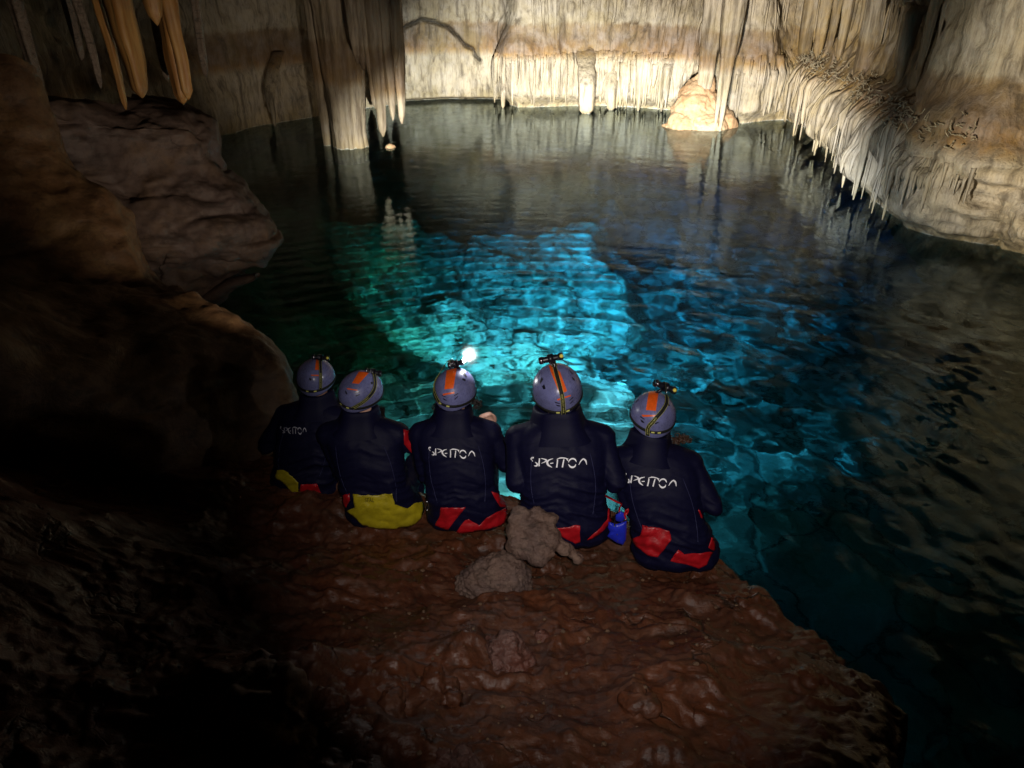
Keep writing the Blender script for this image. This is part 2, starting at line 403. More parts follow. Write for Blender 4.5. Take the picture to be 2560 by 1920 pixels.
zz = np.concatenate([np.arange(-5, -.6, .25), np.arange(-.6, 3.0, .045), np.arange(3.0, 4.9, .15)])
SS, ZZ = np.meshgrid(S_, zz); I = np.arange(len(S_))
PX = np.broadcast_to(SP_[:, 0], SS.shape); PY = np.broadcast_to(SP_[:, 1], SS.shape)
Q = np.stack([PX, PY, ZZ], -1)
off = wall_offset(SS, ZZ)
rough_amt = .55 + .45 * sstep(0.02, .4, np.abs(ZZ))
off += rough_amt * (.26 * fbm(Q * .55, 3, 1) + .09 * fbm(Q * 2.1, 4, 2))
flute = fbm(np.stack([PX * 5.5, PY * 5.5, ZZ * .35], -1), 3, 7, ridge=True)
fl_amt = (.03 + .075 * sstep(sFL - .5, sFL + .6, SS) * sstep(sR1 + 2.0, sR1 - .2, SS)) * sstep(.05, .5, np.abs(ZZ)) * (.25 + .75 * sstep(.2, -.1, noise(np.stack([PX * .45, PY * .45, ZZ * .9], -1), 40)))
off += fl_amt * flute
# lumpy buttress on the right
kb = sstep(sR1 - .2, sR1 + .6, SS)
off += kb * .17 * fbm(Q * 2.6, 4, 12, ridge=True) * sstep(-.2, .3, ZZ) * sstep(1.9, 1.2, ZZ)
# long crack that runs over the slab on the left of the lit wall
ck = [(403, 32), (415, 24), (425, 19), (440, 22), (452, 27), (458, 35), (465, 44), (474, 50), (482, 60)]
cp = []
for (a_, b_) in ck:
    d_ = ray(a_, b_); i = np.argmin(np.abs(proj(np.stack([SP_[:, 0], SP_[:, 1], 0 * S_], -1))[0] - a_) + np.where(SP_[:, 1] < 12, 1e4, 0)); t_ = SP_[i, 1] / d_[1]; cp.append((S_[i], CH + t_ * d_[2]))
cp = np.array(cp); cpf = np.concatenate([np.linspace(cp[i], cp[i + 1], 12) for i in range(len(cp) - 1)])
near = (np.abs(SS - cp[:, 0].mean()) < 4)
dm = np.full(SS.shape, 9.0); idx = np.where(near)
dd = np.sqrt((SS[idx][:, None] - cpf[None, :, 0] - .05 * noise(np.stack([SS[idx] * 6, ZZ[idx] * 6, SS[idx] * 0], -1), 4)[:, None]) ** 2 + (ZZ[idx][:, None] - cpf[None, :, 1]) ** 2).min(1)
dm[idx] = dd; off -= .30 * np.exp(-(dm / .045) ** 2)
crackv = np.clip(np.exp(-(dm / .05) ** 2) + sstep(.25, .6, np.exp(-((SS - s_of(1000)) / .19) ** 2) * sstep(1.5, 1.75, ZZ)) + .9 * sstep(s_of(395), s_of(405), SS) * sstep(s_of(508), s_of(498), SS) * sstep(.09, .04, ZZ) * sstep(-.02, .0, ZZ), 0, 1)  # mask for the painted shade in crack, cleft and waterline slit
lean = np.clip(ZZ - 3.0, 0, 3) ** 1.5 * .9
W3 = Q.copy(); W3[..., 0] += NR[:, 0] * (off + lean); W3[..., 1] += NR[:, 1] * (off + lean)
wall = link('cave_wall', gridmesh('cave_wall', W3, flip=True), CAVE); at_ = wall.data.attributes.new('crevice_shade', 'FLOAT', 'POINT'); at_.data.foreach_set('value', crackv.ravel()); tag(wall, kind='structure')
wall_bvh = BVHTree.FromPolygons(W3.reshape(-1, 3).tolist(), gridfaces(*W3.shape[:2]).tolist())
def wall_hit(px, py):
    d = ray(px, py); d /= np.linalg.norm(d)
    h = wall_bvh.ray_cast(Vector((0, 0, CH)), Vector(d)); return None if h[0] is None else np.array(h[0])

# ceiling and the back of the cave
xs = np.linspace(-10, 12, 150); ys2 = np.linspace(-4, 27, 200); X, Y = np.meshgrid(xs, ys2)
Z = 4.15 + .35 * fbm(np.stack([X * .5, Y * .5, 0 * X], -1), 4, 21) + .5 * sstep(6, 0, Y) * 1.0
ceil = link('cave_ceiling', gridmesh('cave_ceiling', np.stack([X, Y, Z], -1), flip=True), SLOPE); tag(ceil, kind='structure')
xs = np.linspace(-9, 10, 80); zs = np.linspace(-1, 5, 30); X, Z = np.meshgrid(xs, zs)
back = link('cave_back_wall', gridmesh('cave_back_wall', np.stack([X, -2.6 + .4 * fbm(np.stack([X, Z, 0 * X], -1), 3, 5), Z], -1)), SLOPE); tag(back, kind='structure')

# ------------------------------------------------------------------ pool floor
xs = np.linspace(-9, 12, 330); ysf = np.linspace(1, 26, 380); X, Y = np.meshgrid(xs, ysf)
Z = -1.2 - .07 * (Y - 5) - 0 * X
edge_x = .95 + .09 * (Y - 6) + .35 * noise(np.stack([Y * .9, 0 * Y, 0 * Y + 2], -1), 3)
Z -= (1.5 + 1.0 * sstep(3, 7, X)) * sstep(0, .5, X - edge_x)                              # deep blue right side
Z -= (2.2 - 1.4 * sstep(1.5, 3, X)) * sstep(12.2, 13.6, Y + 1.3 * noise(np.stack([X * .8, Y * 0, X * 0], -1), 8) + .5 * noise(np.stack([X * 2.2, Y * 0, X * 0], -1), 18))    # far drop
Z += 1.0 * sstep(-.6, -4.2, X) * sstep(16, 6, Y)                                        # shallow left shelf
bl = fbm(np.stack([X * .8, Y * .8, 0 * X], -1), 5, 14, ridge=True)
Z += .22 * bl + .35 * np.maximum(0, fbm(np.stack([X * .45, Y * .45, 0 * X], -1), 3, 15)) * sstep(1, 2.5, X)
Z += .10 * np.round(fbm(np.stack([X * 1.3 + 4, Y * 1.3, 0 * X], -1), 2, 16) * 3) / 1.5
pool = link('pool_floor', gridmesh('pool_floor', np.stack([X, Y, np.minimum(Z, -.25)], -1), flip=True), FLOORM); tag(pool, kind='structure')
pool.cycles.is_caustics_receiver = True

# ------------------------------------------------------------------ rock ledge in front
def top_plane(x, y):
    z = .30 + .36 * (3.25 - y) - .05 * x
    z = np.where(y > 3.25, .30 + .05 * (3.25 - y) - .05 * x, z)
    z = z + .38 * np.maximum(0, -x - 1.0 - .65 * sstep(2.6, 3.6, y)) ** 1.35 * sstep(5.4, 2.5, y)
    return z
def hit_top(px, py):
    d = ray(px, py); t = 1.0
    for _ in range(2000):
        p = np.array([0, 0, CH]) + t * d
        if p[2] <= top_plane(p[0], p[1]): return p
        t += .004
    return p
OUT = [(300, 446), (345, 478), (420, 500), (510, 503), (600, 515), (700, 548), (738, 570), (762, 590), (802, 615), (832, 628), (848, 653), (896, 679), (909, 715), (909, 747), (922, 775)]
ol = [hit_top(*p)[:2] for p in OUT]
ol[0] = np.array([-1.35, 4.35]); ol[1] = np.array([-1.0, 4.18])
for k in (2, 3, 4, 5): ol[k] = ol[k] + np.array([0, .16])
outline = np.array([(-5, 4.9), (-2.3, 4.9)] + [tuple(q) for q in ol] + [(1.8, 1.0), (1.9, 0), (2.2, -3), (-6, -3), (-6, 4.9)])
xs = np.concatenate([np.linspace(-5, -1.8, 70)[:-1], np.linspace(-1.8, 2.6, 440)]); ysl = np.concatenate([np.linspace(-2.8, 1.0, 50)[:-1], np.linspace(1.0, 5.3, 420)])
X, Y = np.meshgrid(xs, ysl)
def sdist(x, y, poly):
    p = np.stack([x.ravel(), y.ravel()], -1); best = np.full(len(p), 1e9); inside = np.zeros(len(p), bool); n = len(poly)
    for i in range(n):
        a = poly[i]; b = poly[(i + 1) % n]; ab = b - a; t = np.clip(((p - a) @ ab) / (ab @ ab + 1e-12), 0, 1)
        best = np.minimum(best, np.linalg.norm(p - a - t[:, None] * ab, axis=1))
        c = ((a[1] > p[:, 1]) != (b[1] > p[:, 1])) & (p[:, 0] < (b[0] - a[0]) * (p[:, 1] - a[1]) / (b[1] - a[1] + 1e-12) + a[0]); inside ^= c
    return (np.where(inside, best, -best)).reshape(x.shape)
sd = sdist(X, Y, outline)
sd = sd + .035 * fbm(np.stack([X * 5, Y * 5, 0 * X], -1), 4, 33)
def ledge_z(X, Y, sd):
    Q = np.stack([X, Y, 0 * X], -1)
    Z = top_plane(X, Y)
    warp = .25 * fbm(Q * 1.3, 3, 50)
    lay = fbm(np.stack([X * 1.7 + warp * 2, Y * 2.5 + warp * 2.5, 0 * X], -1), 4, 51)
    Z = Z + .045 * lay + .012 * fbm(Q * 9, 5, 52) + .030 * np.maximum(fbm(Q * 3.2, 4, 53, ridge=True) - .35, 0) + .006 * fbm(Q * 24, 3, 55)
    st_ = 3.2 * fbm(np.stack([X * 1.9 + warp, Y * 2.3 - warp, 0 * X], -1), 4, 58); fr_ = st_ - np.floor(st_); Z = Z + .012 * (np.floor(st_) + sstep(.82, 1.0, fr_))
    tier = np.sin((Y + .35 * X + .25 * warp * 4) * 9) 
    Z = Z + .005 * sstep(-.3, .9, tier)
    for (px, py, h, rx, ry, sq) in LUMPS:
        c = hit_top(px, py); dx = (X - c[0]) / rx; dy = (Y - c[1]) / ry
        q = dx ** 2 + dy ** 2 + .45 * fbm(Q * 6, 3, 60)
        Z = Z + h * np.exp(-np.maximum(q, 0) ** min(sq, 1.25))
    e = sstep(.14, 0, sd); Z = Z - .10 * e ** 2
    Z = Z - np.maximum(-sd, 0) * 4.2 - .25 * sstep(0, -.2, sd) * (1 + .5 * fbm(Q * 3, 3, 54))
    return Z
LUMPS = [(455, 655, .09, .16, .11, 1.6), (405, 690, .07, .13, .10, 1.5), (255, 705, .16, .26, .22, 1.4), (300, 690, .10, .09, .14, 2), (330, 680, .05, .08, .1, 2), (380, 672, .05, .14, .08, 2),
         (655, 620, .035, .16, .05, 1.5), (705, 600, .05, .15, .1, 1.4), (760, 600, .05, .1, .12, 1.5), (640, 705, .06, .13, .08, 1.5), (690, 690, .05, .12, .08, 1.5),
         (660, 750, .05, .1, .08, 1.5), (440, 745, .05, .08, .06, 2), (480, 752, .04, .06, .05, 2), (360, 735, .05, .2, .1, 1.5), (560, 600, .03, .1, .05, 2), (610, 565, .04, .14, .05, 1.6),
         (420, 560, .04, .22, .05, 1.4), (330, 585, .04, .25, .06, 1.4), (250, 560, .05, .25, .1, 1.4), (470, 640, .05, .06, .09, 2), (430, 700, .05, .05, .12, 2)]
Zl = ledge_z(X, Y, sd)
ledge = link('ledge_ground', gridmesh('ledge_ground', np.stack([X, Y, np.maximum(Zl, -3.2)], -1), flip=True), LEDGE); tag(ledge, kind='structure')
ledge.cycles.is_caustics_receiver = True
ledge_bvh = BVHTree.FromPolygons(np.stack([X, Y, np.maximum(Zl, -3.2)], -1).reshape(-1, 3).tolist(), gridfaces(*X.shape).tolist())
def ledge_hit(px, py):
    d = ray(px, py); d /= np.linalg.norm(d); h = ledge_bvh.ray_cast(Vector((0, 0, CH)), Vector(d)); return np.array(h[0]) if h[0] else hit_top(px, py)
def ledge_down(x, y):
    h = ledge_bvh.ray_cast(Vector((x, y, 3)), Vector((0, 0, -1))); return h[0][2] if h[0] else 0.0

# ------------------------------------------------------------------ left rock masses
def interp_patch(G, nu, nv):
    G = np.asarray(G, float)
    def cr(A, n):                                 # Catmull-Rom along axis 0
        m = len(A); P_ = np.concatenate([[2 * A[0] - A[1]], A, [2 * A[-1] - A[-2]]]); t = np.linspace(0, m - 1 - 1e-6, n); i = t.astype(int); u = (t - i).reshape(-1, *([1] * (A.ndim - 1)))
        a, b, c, d = P_[i], P_[i + 1], P_[i + 2], P_[i + 3]
        return .5 * (2 * b + (c - a) * u + (2 * a - 5 * b + 4 * c - d) * u ** 2 + (3 * b - a - 3 * c + d) * u ** 3)
    return cr(cr(G, nu).swapaxes(0, 1), nv).swapaxes(0, 1)
def rockpatch(name, sil, offs, mat, nu, nv, amp, sc1, seed):
    G = [[S + np.array(o) for o in offs] for S in sil]
    P = interp_patch(G, nu, nv); N = gridnormals(P)
    d = amp * fbm(P * sc1, 4, seed) + amp * .22 * fbm(P * sc1 * 5, 4, seed + 3) - amp * .9 * np.maximum(fbm(P * np.array([.7, .7, 1.6]) * sc1 + 5, 3, seed + 5, ridge=True) - .75, 0)
    P = P + N * d[..., None]
    o = link(name, gridmesh(name, P), mat); o.cycles.is_caustics_receiver = True
    return o
sil = [at_y(20, 60, 6.3), at_y(52, 140, 6.2), at_y(79, 177, 6.1), at_y(112, 208, 6.0), at_y(130, 246, 5.8), at_y(166, 279, 5.6), at_y(211, 301, 5.2), at_y(247, 321, 5.0), at_y(272, 341, 4.8), at_y(286, 368, 4.6), at_y(291, 398, 4.5), at_y(292, 430, 4.4), at_y(284, 468, 4.3)]
near_slope = rockpatch('near_rock_slope', sil, [(-.1, .45, -1.6), (.0, .22, -.45), (0, 0, 0), (-.28, -.28, .10), (-.8, -.75, .32), (-1.5, -1.3, .9), (-2.3, -1.9, 1.9), (-3.0, -2.4, 3.2)], SLOPE, 150, 130, .07, 1.5, 70)
tag(near_slope, kind='structure')
sil = [at_y(118, 98, 7.7), at_y(165, 104, 7.7), at_y(193, 120, 7.6), at_y(208, 137, 7.6), at_y(213, 158, 7.6), at_y(222, 176, 7.5), at_y(238, 190, 7.45), at_y(254, 207, 7.4), at_y(269, 223, 7.35), at_y(277, 241, 7.3), at_y(272, 255, 7.3),
       at_y(262, 267, 7.35), at_y(240, 277, 7.5), at_y(222, 294, 7.6), at_y(205, 312, 7.6)]
boulder = rockpatch('overhanging_rock_mass', sil, [(-.6, 1.3, -.3), (-.1, .5, -.05), (0, 0, 0), (-.35, -.22, .02), (-.9, -.45, .1), (-1.7, -.6, .15), (-2.6, -.7, .25), (-3.6, -.8, .4)], GREY, 190, 170, .12, 1.1, 80)
tag(boulder, kind='structure')
# small pale stone tongue that points over the water from the foot of the rock mass
t = MB(); a = at_y(205, 300, 7.55); b = at_y(258, 275, 7.3); tt = np.linspace(0, 1, 16)[:, None]
pa = a + (b - a) * tt + np.array([0, 0, .03]) * np.sin(tt * 3); pa += .012 * np.stack([noise(pa * 9, k) for k in range(3)], -1)
t.tube(pa, .13 * (1 - tt[:, 0]) ** .6 + .045, 14, flat=.5)
tongue = t.build('rock_tongue', GREY); tag(tongue, 'thin rock tongue over dark water at foot of the grey left rock mass', 'rock')
# ------------------------------------------------------------------ SPELEOTHEMS
def amber_material():
    m = NT('amber_flowstone')
    st = m.noise(1, m.pos((26, 26, 2)), det=5); mid = m.noise(4, det=5)
    c = m.mix(m.ramp(st, [(.35, 0), (.65, 1)]), (.28, .13, .035), (.42, .25, .09))
    c = m.mix(m.ramp(mid, [(.5, 0), (.75, .7)]), c, (.20, .11, .06))
    n = m.bump(st, .5, .01)
    return m.out(c, .5, n, .4)
AMBER = amber_material()
GREYST = rock_material('grey_brown_flowstone', (.20, .16, .13), (.14, .11, .09), (.26, .22, .18), .55, 1.6, .4)

def stal_mesh(name, path, rad, k=9, lobes=3, lob=.18, seed=0, closetop=True, nz=.12):
    """path from top to tip, rad per point"""
    path = np.asarray(path, float); rad = np.asarray(rad, float)
    a = np.linspace(0, 2 * math.pi, k, endpoint=False)
    ph = seed * 1.7
    rr = rad[:, None] * (1 + lob * np.cos(lobes * a + ph)[None] + lob * .6 * np.cos((lobes + 2) * a + 2 * ph)[None])
    C = np.stack([np.cos(a), np.sin(a)], -1)
    P = np.zeros((len(path), k, 3)); P[..., :2] = path[:, None, :2] + rr[..., None] * C[None]; P[..., 2] = path[:, None, 2]
    n = noise(P * np.array([7, 7, 4.]) / max(rad.max() * 8, .25) + seed, seed % 50)
    n = n + .5 * noise(P * np.array([30, 30, 7.]) + seed, seed % 31)
    P[..., :2] += (n * nz)[..., None] * rad[:, None, None] * C[None]
    v = P.reshape(-1, 3); f = [list(q)[::-1] for q in gridfaces(len(path), k, True)]
    v = np.vstack([v, [path[-1] - np.array([0, 0, rad[-1] * 1.2])]]); b = (len(path) - 1) * k; t_ = len(v) - 1
    f += [[b + i, b + (i + 1) % k, t_][::-1] for i in range(k)]
    f.append(list(range(k)))
    return v, f
def hang(tip, ztop, rtop, rtip, n=14, pw=.7, bend=.02, seed=0, back=0.0):
    tip = np.asarray(tip, float); t = np.linspace(0, 1, n)         # 0 top
    z = ztop + (tip[2] - ztop) * t
    x = tip[0] + bend * noise(np.stack([z * 1.3, 0 * z + seed, 0 * z], -1), seed % 40) * (1 - t); y = tip[1] + bend * noise(np.stack([z * 1.3, 0 * z + seed, 0 * z + 5], -1), seed % 40) * (1 - t)
    y = y + back * np.clip(1 - t * 1.5, 0, 1) ** 1.5
    r = rtip + (rtop - rtip) * (1 - t) ** pw
    r[-1] = rtip * .6
    return np.stack([x, y, z], -1), r
CNT = [0]
def stalactite(tip, ztop, rtop, rtip, mat, label=None, group=None, name='stalactite', cat='stalactite', k=10, lobes=3, lob=.15, **kw):
    CNT[0] += 1; sd_ = kw.pop('seed', CNT[0])
    p, r = hang(tip, ztop, rtop, rtip, seed=sd_, **kw)
    v, f = stal_mesh(name, p, r, k, lobes, lob, sd_)
    o_ = np.array([p[0][0], p[0][1], tip[2]])
    o = link(name, mesh(name, v - o_, f), mat); o.location = o_
    tag(o, label, cat, group); return o

# left foreground cluster hanging in front of the dark wall: (tip px, tip py, depth y, r top, r tip, material, label)
NEARST = [
 (101, 88, 7.0, .050, .012, GREYST, 'thin pale grey stalactite, leftmost bright one over the dark left wall'),
 (126, 109, 7.0, .045, .012, AMBER, 'slender brown stalactite hanging left of the thick amber pair'),
 (142, 96, 6.9, .10, .03, AMBER, 'thick ribbed amber stalactite with a blunt tip above the grey rock'),
 (137, 80, 6.95, .06, .02, AMBER, 'narrow amber stalactite grown against the thick ribbed one'),
 (157, 23, 6.6, .09, .03, AMBER, 'short fat golden stalactite at the top edge, stubby tip'),
 (168, 80, 7.3, .06, .02, GREYST, 'dull brown stalactite in shade behind the twin amber pair'),
 (183, 101, 6.8, .075, .045, AMBER, 'long amber stalactite, left of the fused twin pair'),
 (188, 97, 6.78, .06, .04, AMBER, 'long golden stalactite, right of the fused twin pair'),
 (206, 76, 7.6, .05, .02, GREYST, 'thin grey stalactite just right of the twin amber pair'),
 (42, 92, 7.2, .06, .02, GREYST, 'very dim brown stalactite, farthest left in the dark'),
 (82, 60, 7.6, .05, .02, GREYST, 'dim stalactite behind the thin pale grey one'),
]
for q, (px, py, y, rt, rp, mt, lb) in enumerate(NEARST):
    if px == 157: stalactite(at_y(px, py, y), 4.0, .16, rp, mt, lb, 'stalactites over the left wall', k=16, lobes=5, lob=.10, n=22, pw=.55)
    else: stalactite(at_y(px, py, y), 4.1, rt * 1.15, rp, mt, lb, 'stalactites over the left wall', k=16, lobes=4, lob=.2, n=36, pw=.42, bend=.08)

# the big ribbed pillar on the left, standing in the water
def pillar(name, base, ztop, r0, r1, mat, label, k=48, ribs=9, amp=.16, zb=-1.2, flare=.0, cat='pillar', ell=1.0):
    z = np.linspace(ztop, zb, 60); a = np.linspace(0, 2 * math.pi, k, endpoint=False)
    t = (ztop - z) / (ztop - max(base[2], zb + .01)); r = r0 + (r1 - r0) * np.clip(t, 0, 1)
    r = r * (1 + flare * np.exp(-np.maximum(z, 0) / .12))
    A, Zg = np.meshgrid(a, z)
    rr = r[:, None] * (1 + amp * fbm(np.stack([np.cos(A) * ribs / 3, np.sin(A) * ribs / 3, Zg * .35], -1), 3, 90, ridge=True) + .05 * fbm(np.stack([np.cos(A) * 2, np.sin(A) * 2, Zg * 3], -1), 3, 91))
    P = np.stack([base[0] + rr * np.cos(A), base[1] + ell * rr * np.sin(A), Zg], -1) - np.array([base[0], base[1], 0])
    f = [list(q)[::-1] for q in gridfaces(len(z), k, True)]
    o = link(name, mesh(name, P.reshape(-1, 3), f), mat); o.location = (base[0], base[1], 0); o.cycles.is_caustics_receiver = True
    return tag(o, label, cat)
bp = at_z(345, 149); pillar('pillar', bp + np.array([.05, .3, 0]), 4.6, .50, .30, CAVEB, 'broad dark brown ribbed pillar standing in the water left of the hanging curtain', ribs=11, amp=.16, flare=.08)
bp = at_z(331, 147); pillar('column', bp + np.array([-.12, .2, 0]), 4.6, .17, .07, CAVEB, 'slim strand of brown flowstone on the left flank of the broad pillar', k=20, ribs=5, amp=.15, cat='column')
CUR = [(383, 136, .19, .035, 'longest pointed stalactite of the pale brown curtain beside the pillar'), (393, 120, .16, .03, 'middle short stalactite of the pale brown curtain beside the pillar'),
       (402, 123, .15, .035, 'right edge stalactite of the pale brown curtain, bright along its side'), (376, 108, .16, .04, 'left edge stalactite of the curtain close to the broad pillar'), (388, 104, .15, .04, 'upper inner stalactite of the curtain, hidden among longer ones')]
for (px, py, rt, rp, lb) in CUR:
    stalactite(at_y(px, py, 14.0 + .25 * random.Random(px).random()), 4.4, rt, rp, CAVEB, lb, 'hanging curtain beside the pillar', k=18, lobes=5, lob=.14, n=30, pw=.5, bend=.05)
for k_, px in enumerate((358, 364, 370, 381, 396)):
    stalactite(at_y(px, 62 + 7 * k_ % 25, 14.15), 4.4, .17, .05, CAVEB, 'rib high up in the pale brown curtain beside the broad pillar', 'ribs of the hanging curtain', k=12, lobes=4, lob=.2, n=20, pw=.5)
# narrow ones over the left far wall
for (px, py, lb) in ((275, 126, 'thin grey stalactite reaching almost to the water on the dim left far wall'), (270, 112, 'thin short stalactite beside the longer grey one on the dim far wall')):
    h = at_y(px, py, at_z(px, 128)[1] - .5); stalactite(h, 1.6, .10, .025, CAVE, lb, n=18, back=1.2)

def blob(name, balls, mat, label, cat='rock', voxel=.012, amp=.02, sc1=8, seed=0, origin=None, fine=.006, ridge=False):
    m = MB()
    for (c, r) in balls: m.ball(c, r, 24, 16)
    tmp = m.build('tmp', mat); md = tmp.modifiers.new('r', 'REMESH'); md.mode = 'VOXEL'; md.voxel_size = voxel
    dg = bpy.context.evaluated_depsgraph_get(); me = bpy.data.meshes.new_from_object(tmp.evaluated_get(dg)); bpy.data.objects.remove(tmp)
    n = len(me.vertices); co = np.empty(n * 3); me.vertices.foreach_get('co', co); co = co.reshape(-1, 3); no = np.empty(n * 3); me.vertices.foreach_get('normal', no); no = no.reshape(-1, 3)
    co = co + no * (amp * fbm(co * sc1, 4, seed, ridge=ridge) + fine * fbm(co * sc1 * 5, 3, seed + 9))[:, None]
    o_ = np.array(origin if origin is not None else co.mean(0)); co = co - o_
    me.vertices.foreach_set('co', co.ravel()); me.polygons.foreach_set('use_smooth', [True] * len(me.polygons)); me.update()
    me.materials.clear(); o = link(name, me, mat); o.location = o_; o.cycles.is_caustics_receiver = True
    return tag(o, label, cat)

# mound in the water on the right and the column above it
c = at_z(706, 131); 
def moundmat():
    m = NT('cream_orange_flowstone'); a = m.noise(2.2, det=6); b = m.noise(9, det=6, rough=.7); st = m.noise(1, m.pos((14, 14, 3)), det=5)
    cc = m.mix(m.ramp(a, [(.35, 0), (.65, 1)]), (.50, .36, .22), (.42, .24, .12)); cc = m.mix(m.ramp(b, [(.3, .8), (.5, 0)]), cc, (.22, .12, .06))
    n = m.bump(b, .8, .04); n = m.bump(st, .5, .03, n); return m.out(cc, .6, n, .4)
MOUND = moundmat()
z0 = c[1]
bl = [((c[0] + dx, z0 + .75 + dy, z), r) for dx, dy, z, r in ((-.45, -.2, -.1, .42), (.1, -.25, -.1, .5), (.5, 0, -.05, .42), (-.15, 0, .25, .50), (.25, .1, .3, .42), (-.1, .15, .6, .36), (.05, .25, .85, .27), (-.62, -.12, -.2, .36))]
blob('stalagmite', bl, MOUND, 'broad cream and orange mound of flowstone rising from the water', 'stalagmite', .035, .05, 2.2, 5, fine=.018, ridge=True)
stalactite(at_y(704, 92, z0 + .75), 3.6, .25, .12, CAVE, 'wide hanging column that meets the top of the cream mound', k=20, lobes=5, lob=.15, n=24, pw=.4)
stalactite(at_y(720, 131, z0 + .02), 2.9, .20, .03, CAVE, 'long white stalactite reaching the water in front of the cream mound', k=16, lobes=4, lob=.12, n=30, pw=.95)
stalactite(at_y(727, 62, z0 + .1), 3.6, .26, .10, CAVE, 'thick pale column hanging above the mound, banded brown halfway', k=20, lobes=5, lob=.15, n=24, pw=.3)
stalactite(at_y(715, 128, z0 + .05), 2.6, .10, .03, CAVE, 'thin dull strand to the left of the long white stalactite', k=10, n=24, pw=.8)
# wide curtain and near neighbours on the lit far wall
def col_at(px, py, rt, rp, label, zt=3.6, pw=.5, dy=0, k=16, cat='stalactite', name='stalactite', back=1.3):
    b = at_z(px, max(py, 104)); b2 = at_y(px, py, b[1] + dy); return stalactite(b2, zt, rt, rp, CAVE, label, k=k, lobes=4, lob=.14, n=26, pw=pw, cat=cat, name=name, back=back)
col_at(586, 113, .30, .21, 'widest white curtain on the far wall, squared off at the waterline', 1.9, .9, back=2.4)
col_at(611, 110, .17, .09, 'white stalactite touching the water right of the widest curtain', 1.5)
col_at(638, 111, .16, .03, 'sharp white stalactite with a spike reaching the water', 1.6, .8)
col_at(632, 107, .10, .05, 'narrow white stalactite left of the sharp spike', 1.5)
col_at(503, 108, .11, .03, 'small grey stalactite touching the water at the right end of the dark slit', 1.1)
col_at(565, 90, .07, .03, 'thin bright stalactite left of the widest white curtain', 1.4)
col_at(660, 106, .12, .06, 'pale stalactite close to the left side of the mound', 1.8)
for (px, py, rt, rp, lb) in ((803, 58, .17, .10, 'hanging white column with a brown foot above the right shelf, leftmost'), (817, 56, .15, .08, 'hanging white column with a brown foot, second above the right shelf'),
                             (838, 60, .10, .04, 'short brown stalactite in the shade behind the right shelf'), (861, 84, .17, .13, 'thick pale column standing on the right shelf'), (897, 88, .07, .04, 'slim pale column on the right wall beyond the thick one')):
    h = wall_hit(px, min(py, 60)); h = h if h is not None else at_y(px, py, 12)
    y = h[1] - .18; stalactite(at_y(px, py, y), 4.2, rt * 1.2, rp, CAVE, lb, k=18, lobes=4, lob=.14, n=26, pw=.45)
hh = wall_hit(850, 120)
stalactite(at_y(850, 161, at_z(850, 158)[1] - .05), 1.25, .15, .05, CAVE, 'stout white stalactite at the water under the right shelf', k=16, lobes=4, n=22, pw=.7)
stalactite(at_y(868, 172, at_z(868, 176)[1] - .05), 1.15, .12, .03, CAVE, 'pale pointed stalactite lower right of the stout white one', k=14, n=20, pw=.7)
# small white rock in the water below the curtain
c = at_z(389, 148); blob('rock', [((c[0], c[1] + .05, -.02), .10), ((c[0] + .05, c[1] + .08, -.03), .08)], MOUND, 'small white rock just breaking the dark water below the curtain tips', 'rock', .015, .01, 6, 3)

# fringes of thin stalactites that follow the wall
offz = off; zrow = zz
def fringe_path(si, ztop, ztip, n, out):
    zs_ = np.linspace(ztop, ztip, n); o_ = np.interp(zs_, zrow, off[:, si]); o_ = np.maximum.accumulate(o_) + out
    o_[0] -= out * 1.5
    return np.stack([SP_[si, 0] + NR[si, 0] * o_, SP_[si, 1] + NR[si, 1] * o_, zs_], -1)
ZONES = [  # px range, count, top z range, tip z range, radius range, label, group
 (500, 590, 50, (1.15, 1.4), (.06, .75), (.022, .05), 'thin tan stalactite in the low fringe left of the white curtain', 'far wall fringe left of the curtain'),
 (590, 675, 75, (1.15, 1.45), (.02, .6), (.03, .085), 'white stalactite in the bright fringe between curtain and mound', 'far wall fringe between curtain and mound'),
 (740, 795, 30, (1.1, 1.6), (.15, .8), (.03, .06), 'thin tan stalactite of the fringe right of the cream mound', 'fringe right of the mound'),
 (785, 905, 95, (1.25, 1.52), (.05, .7), (.022, .055), 'thin pale stalactite hanging from the lip of the right shelf', 'fringe of the right shelf'),
 (898, 960, 22, (.95, 1.15), (.45, .8), (.018, .035), 'short yellowish stalactite on the lumpy right buttress', 'fringe of the right buttress'),
 (530, 900, 26, (2.6, 3.0), (1.4, 2.0), (.04, .09), 'hanging rib in the brown band high on the far wall', 'upper fringe of the far wall'),
]
rng = random.Random(11)
SMALL = MB()
